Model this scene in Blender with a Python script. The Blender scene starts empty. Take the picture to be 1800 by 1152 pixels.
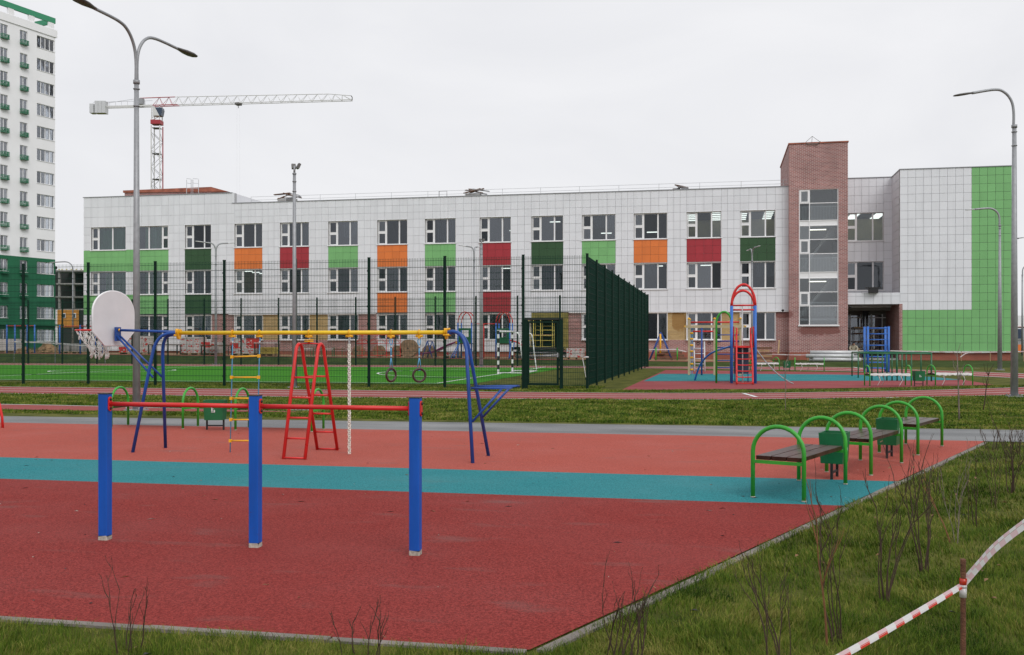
import bpy, math, random
import numpy as np
from mathutils import Vector, Matrix

# ------------------------------------------------------------------ camera, sky, sun, exposure
scene = bpy.context.scene
COL = scene.collection
R = math.radians
F, CX, CY, H = 1750.0, 900.0, 600.0, 1.5          # lens in photo pixels, principal column, horizon row, eye height
TH = math.atan(362 / 1750.0)                      # the view is turned this far left of the court's long axis
S_, C_ = math.sin(TH), math.cos(TH)

cam_d = bpy.data.cameras.new('camera')
cam = bpy.data.objects.new('camera', cam_d); COL.objects.link(cam)
cam.location = (0, 0, H); cam.rotation_euler = (R(90), 0, TH)
cam_d.lens = 35; cam_d.sensor_width = 36; cam_d.shift_y = 24 / 1800.0
cam_d.clip_start = 0.05; cam_d.clip_end = 3000
scene.camera = cam

SUN_EL, SUN_AZ = R(43), R(140)                    # thin overcast; brighter part of the sky behind the viewer
world = bpy.data.worlds.new('World'); scene.world = world; world.use_nodes = True
nt = world.node_tree; nt.nodes.clear()
wo = nt.nodes.new('ShaderNodeOutputWorld'); bg = nt.nodes.new('ShaderNodeBackground')
sky = nt.nodes.new('ShaderNodeTexSky'); sky.sky_type = 'NISHITA'; sky.sun_disc = False
sky.sun_elevation = SUN_EL; sky.sun_rotation = SUN_AZ; sky.dust_density = 4
sc = nt.nodes.new('ShaderNodeVectorMath'); sc.operation = 'SCALE'; sc.inputs['Scale'].default_value = 0.08
nt.links.new(sky.outputs[0], sc.inputs[0])
tc = nt.nodes.new('ShaderNodeTexCoord'); nz = nt.nodes.new('ShaderNodeTexNoise')
nz.inputs['Scale'].default_value = 2.6; nz.inputs['Detail'].default_value = 6; nz.inputs['Distortion'].default_value = 0.6
st_ = nt.nodes.new('ShaderNodeVectorMath'); st_.operation = 'MULTIPLY'; st_.inputs[1].default_value = (1, 1, 2.4)
nt.links.new(tc.outputs['Generated'], st_.inputs[0]); nt.links.new(st_.outputs[0], nz.inputs['Vector'])
sr_ = nt.nodes.new('ShaderNodeMapRange'); sr_.inputs[1].default_value = 0.32; sr_.inputs[2].default_value = 0.68; nt.links.new(nz.outputs['Fac'], sr_.inputs[0])
ov = nt.nodes.new('ShaderNodeMix'); ov.data_type = 'RGBA'
ov.inputs[6].default_value = (0.80, 0.805, 0.835, 1); ov.inputs[7].default_value = (0.90, 0.90, 0.92, 1)
nt.links.new(sr_.outputs[0], ov.inputs[0])
mx = nt.nodes.new('ShaderNodeMix'); mx.data_type = 'RGBA'; mx.inputs[0].default_value = 0.94
nt.links.new(sc.outputs[0], mx.inputs[6]); nt.links.new(ov.outputs[2], mx.inputs[7])
nt.links.new(mx.outputs[2], bg.inputs['Color']); bg.inputs['Strength'].default_value = 1.0
nt.links.new(bg.outputs[0], wo.inputs[0])

sd = bpy.data.lights.new('sun', 'SUN'); sd.energy = 1.4; sd.angle = R(32); sd.color = (1, 0.985, 0.965)
so = bpy.data.objects.new('sun', sd); COL.objects.link(so)
sdir = Vector((math.sin(SUN_AZ) * math.cos(SUN_EL), math.cos(SUN_AZ) * math.cos(SUN_EL), math.sin(SUN_EL)))
so.rotation_euler = sdir.to_track_quat('Z', 'Y').to_euler(); so.location = (0, 0, 60)

vs = scene.view_settings
vs.view_transform = 'Standard'; vs.look = 'None'; vs.exposure = 0.06; vs.gamma = 1.0; vs.use_curve_mapping = False

# ------------------------------------------------------------------ surveying helpers: photo reading + known plane -> metres
def P(px, py, zc):
    xc = (px - CX) / F * zc
    return Vector((xc * C_ - zc * S_, xc * S_ + zc * C_, H - (py - CY) / F * zc))
def G(px, py, h=0.0): return P(px, py, (H - h) * F / (py - CY))
def PY(px, py, Y):
    r = (px - CX) / F
    return P(px, py, Y / (r * S_ + C_))
def XY(px, Y): return PY(px, 600, Y).x
def depth(p): return -p.x * S_ + p.y * C_

# ------------------------------------------------------------------ materials
MATS = {}
def mat(name, col, rough=0.6, var=0.12, scale=6.0, bump=0.0, bscale=60.0, metal=0.0, col2=None, spec=0.5, stretch=None, detail=5, wear=0.0, wear_col=(0.06, 0.035, 0.025)):
    if name in MATS: return MATS[name]
    m = bpy.data.materials.new(name); m.use_nodes = True
    n = m.node_tree; b = n.nodes['Principled BSDF']
    b.inputs['Roughness'].default_value = rough; b.inputs['Metallic'].default_value = metal
    b.inputs['Specular IOR Level'].default_value = spec
    geo = n.nodes.new('ShaderNodeNewGeometry'); pos = geo.outputs['Position']
    if stretch:
        mp = n.nodes.new('ShaderNodeVectorMath'); mp.operation = 'MULTIPLY'; mp.inputs[1].default_value = stretch
        n.links.new(pos, mp.inputs[0]); pos = mp.outputs[0]
    nz = n.nodes.new('ShaderNodeTexNoise'); nz.inputs['Scale'].default_value = scale; nz.inputs['Detail'].default_value = detail
    n.links.new(pos, nz.inputs['Vector'])
    mx = n.nodes.new('ShaderNodeMix'); mx.data_type = 'RGBA'
    c1 = [c * (1 - var) for c in col]; c2 = list(col2) if col2 else [min(1, c * (1 + var)) for c in col]
    mr = n.nodes.new('ShaderNodeMapRange'); mr.inputs[1].default_value = 0.3; mr.inputs[2].default_value = 0.7
    n.links.new(nz.outputs['Fac'], mr.inputs[0]); n.links.new(mr.outputs[0], mx.inputs[0])
    mx.inputs[6].default_value = (*c1, 1); mx.inputs[7].default_value = (*c2, 1)
    out = mx.outputs[2]
    if wear:
        n3 = n.nodes.new('ShaderNodeTexNoise'); n3.inputs['Scale'].default_value = 21; n3.inputs['Detail'].default_value = 8; n3.inputs['Roughness'].default_value = 0.7
        n.links.new(geo.outputs['Position'], n3.inputs['Vector'])
        r3 = n.nodes.new('ShaderNodeMapRange'); r3.inputs[1].default_value = 0.63; r3.inputs[2].default_value = 0.70; r3.inputs[4].default_value = wear; n.links.new(n3.outputs['Fac'], r3.inputs[0])
        m3 = n.nodes.new('ShaderNodeMix'); m3.data_type = 'RGBA'; n.links.new(r3.outputs[0], m3.inputs[0]); n.links.new(out, m3.inputs[6]); m3.inputs[7].default_value = (*wear_col, 1); out = m3.outputs[2]
        n4 = n.nodes.new('ShaderNodeTexNoise'); n4.inputs['Scale'].default_value = 3.0; n4.inputs['Detail'].default_value = 6; n.links.new(geo.outputs['Position'], n4.inputs['Vector'])
        r4 = n.nodes.new('ShaderNodeMapRange'); r4.inputs[1].default_value = 0.3; r4.inputs[2].default_value = 0.7; r4.inputs[3].default_value = rough - 0.1; r4.inputs[4].default_value = rough + 0.2; n.links.new(n4.outputs['Fac'], r4.inputs[0]); n.links.new(r4.outputs[0], b.inputs['Roughness'])
    n.links.new(out, b.inputs['Base Color'])
    if bump:
        n2 = n.nodes.new('ShaderNodeTexNoise'); n2.inputs['Scale'].default_value = bscale; n2.inputs['Detail'].default_value = 3
        n.links.new(pos, n2.inputs['Vector'])
        bp = n.nodes.new('ShaderNodeBump'); bp.inputs['Strength'].default_value = bump; bp.inputs['Distance'].default_value = 0.02
        n.links.new(n2.outputs['Fac'], bp.inputs['Height']); n.links.new(bp.outputs[0], b.inputs['Normal'])
    MATS[name] = m
    return m

def rubber(name, col, dark, stain=(0.16, 0.12, 0.11)):
    """poured rubber granules: fine speckle, broad blotches, a few smeared dirty patches, damp sheen"""
    m = bpy.data.materials.new(name); m.use_nodes = True
    n = m.node_tree; b = n.nodes['Principled BSDF']; L = n.links.new
    geo = n.nodes.new('ShaderNodeNewGeometry'); pos = geo.outputs['Position']
    def noise(scale, det=4, v=pos):
        t = n.nodes.new('ShaderNodeTexNoise'); t.inputs['Scale'].default_value = scale; t.inputs['Detail'].default_value = det
        L(v, t.inputs['Vector']); return t.outputs['Fac']
    def ramp(src, a, bb):
        t = n.nodes.new('ShaderNodeMapRange'); t.inputs[1].default_value = a; t.inputs[2].default_value = bb; L(src, t.inputs[0]); return t.outputs[0]
    def mixc(f, a, c):
        t = n.nodes.new('ShaderNodeMix'); t.data_type = 'RGBA'; L(f, t.inputs[0])
        if hasattr(a, 'is_linked'): L(a, t.inputs[6])
        else: t.inputs[6].default_value = (*a, 1)
        if hasattr(c, 'is_linked'): L(c, t.inputs[7])
        else: t.inputs[7].default_value = (*c, 1)
        return t.outputs[2]
    gr_ = n.nodes.new('ShaderNodeMath'); gr_.operation = 'MULTIPLY_ADD'; gr_.inputs[1].default_value = 0.5; L(noise(150, 2), gr_.inputs[0])
    g2_ = n.nodes.new('ShaderNodeMath'); g2_.operation = 'MULTIPLY'; g2_.inputs[1].default_value = 0.5; L(noise(62, 5), g2_.inputs[0]); L(g2_.outputs[0], gr_.inputs[2])
    c = mixc(ramp(gr_.outputs[0], 0.41, 0.58), dark, col)
    c2 = mixc(ramp(noise(0.55, 5), 0.45, 1.3), c, [x * 0.72 for x in col])
    sp = n.nodes.new('ShaderNodeTexVoronoi'); sp.inputs['Scale'].default_value = 90; L(pos, sp.inputs['Vector'])
    lt = n.nodes.new('ShaderNodeMath'); lt.operation = 'LESS_THAN'; lt.inputs[1].default_value = 0.13; L(sp.outputs['Distance'], lt.inputs[0])
    gate = n.nodes.new('ShaderNodeMath'); gate.operation = 'MULTIPLY'; L(lt.outputs[0], gate.inputs[0]); L(ramp(noise(9, 2), 0.5, 0.75), gate.inputs[1])
    c3 = mixc(gate.outputs[0], c2, [min(1, x * 1.6 + 0.04) for x in col])
    st = n.nodes.new('ShaderNodeVectorMath'); st.operation = 'MULTIPLY'; st.inputs[1].default_value = (0.9, 2.6, 1); L(pos, st.inputs[0])
    blot = ramp(noise(1.3, 6, st.outputs[0]), 0.60, 0.76)
    sm = n.nodes.new('ShaderNodeMath'); sm.operation = 'MULTIPLY'; sm.inputs[1].default_value = 0.42; L(blot, sm.inputs[0])
    c4 = mixc(sm.outputs[0], c3, stain)
    L(c4, b.inputs['Base Color'])
    b.inputs['Specular IOR Level'].default_value = 0.07
    rr = n.nodes.new('ShaderNodeMapRange'); rr.inputs[1].default_value = 0.3; rr.inputs[2].default_value = 0.7; rr.inputs[3].default_value = 0.62; rr.inputs[4].default_value = 0.9
    L(noise(0.8, 4), rr.inputs[0]); L(rr.outputs[0], b.inputs['Roughness'])
    bp = n.nodes.new('ShaderNodeBump'); bp.inputs['Strength'].default_value = 0.55; bp.inputs['Distance'].default_value = 0.006
    L(noise(170, 2), bp.inputs['Height']); L(bp.outputs[0], b.inputs['Normal'])
    MATS[name] = m; return m

def brick(name, c1, c2, mortar, w=0.27, h=0.088, stain=None):
    m = bpy.data.materials.new(name); m.use_nodes = True
    n = m.node_tree; b = n.nodes['Principled BSDF']; L = n.links.new
    geo = n.nodes.new('ShaderNodeNewGeometry'); sp = n.nodes.new('ShaderNodeSeparateXYZ'); L(geo.outputs['Position'], sp.inputs[0])
    ad = n.nodes.new('ShaderNodeMath'); ad.operation = 'ADD'; L(sp.outputs[0], ad.inputs[0]); L(sp.outputs[1], ad.inputs[1])
    cb = n.nodes.new('ShaderNodeCombineXYZ'); L(ad.outputs[0], cb.inputs[0]); L(sp.outputs[2], cb.inputs[1])
    br = n.nodes.new('ShaderNodeTexBrick'); br.inputs['Scale'].default_value = 1.0
    br.inputs['Brick Width'].default_value = w; br.inputs['Row Height'].default_value = h; br.inputs['Mortar Size'].default_value = 0.013
    br.inputs['Color1'].default_value = (*c1, 1); br.inputs['Color2'].default_value = (*c2, 1); br.inputs['Mortar'].default_value = (*mortar, 1)
    br.inputs['Bias'].default_value = -0.1
    L(cb.outputs[0], br.inputs['Vector'])
    nz = n.nodes.new('ShaderNodeTexNoise'); nz.inputs['Scale'].default_value = 0.7; nz.inputs['Detail'].default_value = 6; L(geo.outputs['Position'], nz.inputs['Vector'])
    mr = n.nodes.new('ShaderNodeMapRange'); mr.inputs[1].default_value = 0.3; mr.inputs[2].default_value = 0.7; mr.inputs[3].default_value = 0.8; mr.inputs[4].default_value = 1.1; L(nz.outputs['Fac'], mr.inputs[0])
    ml = n.nodes.new('ShaderNodeVectorMath'); ml.operation = 'SCALE'; L(br.outputs['Color'], ml.inputs[0]); L(mr.outputs[0], ml.inputs['Scale'])
    out = ml.outputs[0]
    for (cx_, cz_, rx_, rz_, sc_) in (stain or []):
        def mth(op, a, bb):
            t = n.nodes.new('ShaderNodeMath'); t.operation = op
            for k_, q_ in enumerate((a, bb)):
                if isinstance(q_, (int, float)): t.inputs[k_].default_value = q_
                else: L(q_, t.inputs[k_])
            return t.outputs[0]
        dx_ = mth('MULTIPLY', mth('SUBTRACT', sp.outputs[0], cx_), 1/rx_); dz_ = mth('MULTIPLY', mth('SUBTRACT', sp.outputs[2], cz_), 1/rz_)
        rr_ = mth('ADD', mth('POWER', mth('ABSOLUTE', dx_, 0), 4), mth('POWER', mth('ABSOLUTE', dz_, 0), 2))
        n9 = n.nodes.new('ShaderNodeTexNoise'); n9.inputs['Scale'].default_value = 2.2; n9.inputs['Detail'].default_value = 4; L(geo.outputs['Position'], n9.inputs['Vector'])
        rr2 = mth('ADD', rr_, mth('MULTIPLY', mth('SUBTRACT', n9.outputs['Fac'], 0.5), 2.6))
        mk = n.nodes.new('ShaderNodeMapRange'); mk.inputs[1].default_value = 0.7; mk.inputs[2].default_value = 1.1; mk.inputs[3].default_value = 0.75; mk.inputs[4].default_value = 0.0; L(rr2, mk.inputs[0])
        mm = n.nodes.new('ShaderNodeMix'); mm.data_type = 'RGBA'; L(mk.outputs[0], mm.inputs[0]); L(out, mm.inputs[6]); mm.inputs[7].default_value = (*sc_, 1); out = mm.outputs[2]
    L(out, b.inputs['Base Color']); b.inputs['Roughness'].default_value = 0.85
    bp = n.nodes.new('ShaderNodeBump'); bp.inputs['Strength'].default_value = 0.4; bp.inputs['Distance'].default_value = 0.01; bp.invert = True
    L(br.outputs['Fac'], bp.inputs['Height']); L(bp.outputs[0], b.inputs['Normal'])
    MATS[name] = m; return m

def glass(name, tint=(0.72, 0.76, 0.78), refl=0.10):
    m = bpy.data.materials.new(name); m.use_nodes = True
    n = m.node_tree; n.nodes.remove(n.nodes['Principled BSDF']); L = n.links.new
    out = n.nodes['Material Output']
    tr = n.nodes.new('ShaderNodeBsdfTransparent'); tr.inputs[0].default_value = (*tint, 1)
    gl = n.nodes.new('ShaderNodeBsdfGlossy'); gl.inputs['Roughness'].default_value = 0.03; gl.inputs[0].default_value = (0.95, 0.97, 1, 1)
    nz = n.nodes.new('ShaderNodeTexNoise'); nz.inputs['Scale'].default_value = 1.1; nz.inputs['Detail'].default_value = 2
    geo = n.nodes.new('ShaderNodeNewGeometry'); L(geo.outputs['Position'], nz.inputs['Vector'])
    bp = n.nodes.new('ShaderNodeBump'); bp.inputs['Strength'].default_value = 0.05; bp.inputs['Distance'].default_value = 0.05; L(nz.outputs['Fac'], bp.inputs['Height']); L(bp.outputs[0], gl.inputs['Normal'])
    fr = n.nodes.new('ShaderNodeFresnel'); fr.inputs['IOR'].default_value = 1.5
    oi = n.nodes.new('ShaderNodeObjectInfo'); rv = n.nodes.new('ShaderNodeMapRange'); rv.inputs[3].default_value = refl*0.35 - 0.04; rv.inputs[4].default_value = refl*1.75 - 0.04; L(oi.outputs['Random'], rv.inputs[0])
    ad = n.nodes.new('ShaderNodeMath'); ad.operation = 'ADD'; L(rv.outputs[0], ad.inputs[1]); L(fr.outputs[0], ad.inputs[0])
    mx = n.nodes.new('ShaderNodeMixShader'); L(ad.outputs[0], mx.inputs[0]); L(tr.outputs[0], mx.inputs[1]); L(gl.outputs[0], mx.inputs[2])
    L(mx.outputs[0], out.inputs[0]); MATS[name] = m; return m

def emit(name, col, st):
    m = bpy.data.materials.new(name); m.use_nodes = True
    b = m.node_tree.nodes['Principled BSDF']; b.inputs['Base Color'].default_value = (0.8, 0.8, 0.8, 1)
    b.inputs['Emission Color'].default_value = (*col, 1); b.inputs['Emission Strength'].default_value = st
    MATS[name] = m; return m

M = MATS
rubber('rubber_near', (0.325, 0.053, 0.046), (0.125, 0.017, 0.015))
rubber('rubber_far', (0.475, 0.115, 0.086), (0.27, 0.058, 0.045))
rubber('rubber_teal', (0.044, 0.265, 0.29), (0.018, 0.135, 0.155), (0.09, 0.15, 0.15))
rubber('track_red', (0.32, 0.088, 0.080), (0.25, 0.066, 0.060))
rubber('rubber_pink', (0.30, 0.075, 0.078), (0.25, 0.06, 0.064))
mat('asphalt', (0.115, 0.12, 0.125), 0.5, 0.25, 0.9, 0.3, 120, col2=(0.21, 0.212, 0.215), stretch=(0.5, 1.6, 1))
mat('line_white', (0.72, 0.72, 0.72), 0.7, 0.08)
mat('grass_ground', (0.060, 0.082, 0.012), 0.95, 0.4, 1.6, 0.9, 25, col2=(0.135, 0.135, 0.030), spec=0.1, detail=8)
mat('grass_dark', (0.045, 0.066, 0.018), 0.95, 0.3, 1.2, 0.9, 20, spec=0.1, detail=8)
mat('turf', (0.046, 0.20, 0.014), 0.85, 0.16, 0.5, 0.4, 90, spec=0.06, stretch=(0.3, 1.5, 1))
mat('concrete_kerb', (0.20, 0.175, 0.155), 0.85, 0.25, 5, 0.4, 60)
mat('concrete', (0.30, 0.295, 0.285), 0.85, 0.2, 2, 0.3, 40)
def cladding(name, col, amt):
    m = mat(name, col, 0.45, 0.03, 0.5); n = m.node_tree; b = n.nodes['Principled BSDF']; src = b.inputs['Base Color'].links[0].from_socket; L = n.links.new
    geo = n.nodes.new('ShaderNodeNewGeometry'); oi = n.nodes.new('ShaderNodeObjectInfo')
    ad = n.nodes.new('ShaderNodeMath'); ad.operation = 'ADD'; L(geo.outputs['Random Per Island'], ad.inputs[0]); L(oi.outputs['Random'], ad.inputs[1])
    fr = n.nodes.new('ShaderNodeMath'); fr.operation = 'FRACT'; L(ad.outputs[0], fr.inputs[0])
    mr = n.nodes.new('ShaderNodeMapRange'); mr.inputs[3].default_value = 1 - amt; mr.inputs[4].default_value = 1 + amt*0.6; L(fr.outputs[0], mr.inputs[0])
    st = n.nodes.new('ShaderNodeVectorMath'); st.operation = 'MULTIPLY'; st.inputs[1].default_value = (2.6, 2.6, 0.16); L(geo.outputs['Position'], st.inputs[0])
    nz = n.nodes.new('ShaderNodeTexNoise'); nz.inputs['Scale'].default_value = 1.2; nz.inputs['Detail'].default_value = 7; L(st.outputs[0], nz.inputs['Vector'])
    m2 = n.nodes.new('ShaderNodeMapRange'); m2.inputs[1].default_value = 0.52; m2.inputs[2].default_value = 0.78; m2.inputs[3].default_value = 1.0; m2.inputs[4].default_value = 0.90; L(nz.outputs['Fac'], m2.inputs[0])
    mu = n.nodes.new('ShaderNodeMath'); mu.operation = 'MULTIPLY'; L(mr.outputs[0], mu.inputs[0]); L(m2.outputs[0], mu.inputs[1])
    sc = n.nodes.new('ShaderNodeVectorMath'); sc.operation = 'SCALE'; L(src, sc.inputs[0]); L(mu.outputs[0], sc.inputs['Scale']); L(sc.outputs[0], b.inputs['Base Color'])
mat('tile_grey', (0.56, 0.555, 0.57), 0.45, 0.03, 0.5)
cladding('tile_white', (0.735, 0.748, 0.785), 0.04)
mat('backing', (0.40, 0.40, 0.41), 0.9, 0.05)
cladding('panel_green', (0.185, 0.45, 0.165), 0.06)
cladding('panel_dark_green', (0.022, 0.075, 0.024), 0.06)
cladding('panel_orange', (0.72, 0.185, 0.035), 0.06)
cladding('panel_red', (0.36, 0.022, 0.034), 0.06)
mat('white_frame', (0.80, 0.80, 0.81), 0.35, 0.02)
mat('metal_cap', (0.30, 0.31, 0.33), 0.4, 0.08, metal=0.3)
brick('brick_pink', (0.36, 0.145, 0.130), (0.23, 0.085, 0.080), (0.52, 0.43, 0.41), stain=[(6.8, 2.25, 1.4, 0.33, (0.17, 0.05, 0.04)), (4.4, 3.4, 0.7, 0.3, (0.20, 0.07, 0.06))])
brick('brick_yellow', (0.56, 0.39, 0.16), (0.46, 0.30, 0.11), (0.34, 0.26, 0.17), stain=[(-2.75, 2.95, 0.5, 0.75, (0.26, 0.13, 0.03))])
brick('brick_plinth', (0.36, 0.095, 0.055), (0.28, 0.075, 0.045), (0.27, 0.13, 0.10))
mat('brick_cap', (0.32, 0.105, 0.065), 0.85, 0.35, 1.5)
glass('window_glass', (0.64, 0.70, 0.76), 0.066)
glass('stair_glass', (0.84, 0.88, 0.89), 0.085)
glass('tower_glass', (0.7, 0.72, 0.74), 0.12)
mat('interior', (0.20, 0.195, 0.18), 0.9, 0.1, 0.8)
mat('interior_yellow', (0.62, 0.56, 0.30), 0.9, 0.1, 0.8)
mat('insulation', (0.24, 0.20, 0.055), 0.95, 0.25, 3, 0.5, 20)
emit('lamp_window_glow', (1.0, 0.93, 0.75), 2.6)
mat('galvanised', (0.30, 0.31, 0.325), 0.5, 0.12, 9, metal=0.25)
mat('galvanised_light', (0.55, 0.56, 0.57), 0.45, 0.08, 7, metal=0.2)
mat('lamp_dark', (0.10, 0.095, 0.09), 0.5, 0.2)
mat('black', (0.012, 0.012, 0.013), 0.5, 0.2)
mat('fence_green', (0.003, 0.020, 0.013), 0.5, 0.15, spec=0.15)
mat('fence_wire', (0.006, 0.036, 0.025), 0.55, 0.15, spec=0.12)
mat('blue_post', (0.006, 0.085, 0.42), 0.42, 0.16, 2.2, 0.05, 30, spec=0.3, wear=0.5, stretch=(3, 3, 0.6))
mat('blue_tube', (0.010, 0.062, 0.28), 0.35, 0.16, 4, wear=0.45)
mat('blue_bright', (0.03, 0.15, 0.52), 0.4, 0.08, 3)
mat('yellow_tube', (0.80, 0.52, 0.015), 0.35, 0.08, 4, wear=0.35, wear_col=(0.35, 0.22, 0.05))
mat('yellow_plastic', (0.80, 0.40, 0.01), 0.4, 0.05, 3)
mat('red_tube', (0.62, 0.022, 0.020), 0.36, 0.14, 4, wear=0.4)
mat('bench_green', (0.035, 0.33, 0.028), 0.34, 0.14, 4, wear=0.5)
mat('bin_green', (0.005, 0.115, 0.038), 0.4, 0.2, 5, wear=0.4)
mat('rail_green', (0.008, 0.12, 0.045), 0.4, 0.1, 3)
mat('wood_wet', (0.038, 0.013, 0.010), 0.28, 0.4, 5, 0.08, 30, spec=0.2, col2=(0.080, 0.030, 0.022))
mat('wood_beige', (0.46, 0.35, 0.21), 0.7, 0.15, 3)
mat('timber', (0.36, 0.24, 0.13), 0.85, 0.25, 3)
mat('wood_dark', (0.14, 0.075, 0.045), 0.85, 0.3, 4)
mat('board_grey', (0.66, 0.655, 0.67), 0.55, 0.04, 5)
mat('net_white', (0.72, 0.71, 0.67), 0.8, 0.12, 20)
mat('rope_white', (0.72, 0.69, 0.62), 0.85, 0.2, 40)
mat('rope_blue', (0.10, 0.33, 0.55), 0.7, 0.2, 50)
mat('ring_brown', (0.045, 0.018, 0.016), 0.35, 0.2, 10)
mat('steel', (0.40, 0.40, 0.41), 0.35, 0.1, metal=0.6)
mat('bare_base', (0.38, 0.35, 0.30), 0.8, 0.35, 40)
mat('render_white', (0.83, 0.83, 0.845), 0.8, 0.03, 0.4)
mat('render_green', (0.008, 0.125, 0.055), 0.7, 0.06, 0.5)
mat('green_paint', (0.012, 0.16, 0.075), 0.5, 0.08)
mat('roof_green', (0.03, 0.26, 0.13), 0.5, 0.05)
mat('crane_white', (0.62, 0.62, 0.61), 0.5, 0.06)
mat('crane_red', (0.36, 0.03, 0.04), 0.5, 0.1)
mat('cab_blue', (0.03, 0.05, 0.09), 0.3, 0.1)
mat('orange_clad', (0.58, 0.25, 0.035), 0.6, 0.08)
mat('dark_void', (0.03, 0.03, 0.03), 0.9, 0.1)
mat('purple', (0.20, 0.015, 0.11), 0.35, 0.08)
mat('plastic_wrap', (0.54, 0.52, 0.50), 0.25, 0.15, 14, 0.4, 30)
mat('wrap_red', (0.55, 0.03, 0.03), 0.4, 0.2, 6)
mat('reel_wood', (0.30, 0.20, 0.12), 0.85, 0.3, 6, 0.4, 20)
mat('rebar', (0.15, 0.062, 0.032), 0.85, 0.35, 60, 0.6, 250)
def film(name, col):
    m = bpy.data.materials.new(name); m.use_nodes = True; n = m.node_tree; n.nodes.remove(n.nodes['Principled BSDF'])
    d = n.nodes.new('ShaderNodeBsdfDiffuse'); t = n.nodes.new('ShaderNodeBsdfTranslucent'); g = n.nodes.new('ShaderNodeBsdfGlossy'); g.inputs['Roughness'].default_value = 0.25
    nz = n.nodes.new('ShaderNodeTexNoise'); nz.inputs['Scale'].default_value = 35; geo = n.nodes.new('ShaderNodeNewGeometry'); n.links.new(geo.outputs['Position'], nz.inputs['Vector'])
    mx = n.nodes.new('ShaderNodeMix'); mx.data_type = 'RGBA'; mx.inputs[6].default_value = (*[c*.9 for c in col], 1); mx.inputs[7].default_value = (*col, 1); n.links.new(nz.outputs['Fac'], mx.inputs[0])
    for q in (d, t): n.links.new(mx.outputs[2], q.inputs['Color'])
    a = n.nodes.new('ShaderNodeMixShader'); a.inputs[0].default_value = 0.42; n.links.new(d.outputs[0], a.inputs[1]); n.links.new(t.outputs[0], a.inputs[2])
    b = n.nodes.new('ShaderNodeMixShader'); b.inputs[0].default_value = 0.05; n.links.new(a.outputs[0], b.inputs[1]); n.links.new(g.outputs[0], b.inputs[2])
    n.links.new(b.outputs[0], n.nodes['Material Output'].inputs[0]); MATS[name] = m
film('tape_white', (0.86, 0.85, 0.86)); film('tape_pink', (0.84, 0.60, 0.64)); film('tape_red', (0.75, 0.06, 0.03))
mat('twig', (0.050, 0.028, 0.017), 0.85, 0.35, 25)
mat('twig_orange', (0.20, 0.085, 0.035), 0.8, 0.3, 20)
mat('twig_grey', (0.17, 0.14, 0.115), 0.85, 0.3, 20)
mat('dirt', (0.30, 0.19, 0.10), 0.95, 0.35, 3, 0.8, 10)
mat('cloth_dark', (0.02, 0.022, 0.025), 0.9, 0.2)
mat('cloth_beige', (0.42, 0.39, 0.30), 0.9, 0.15)
mat('skin', (0.45, 0.26, 0.19), 0.6, 0.05)
mat('yellow_box', (0.60, 0.50, 0.10), 0.6, 0.1)
mat('leaf_litter', (0.20, 0.11, 0.05), 0.8, 0.4, 40)

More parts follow.
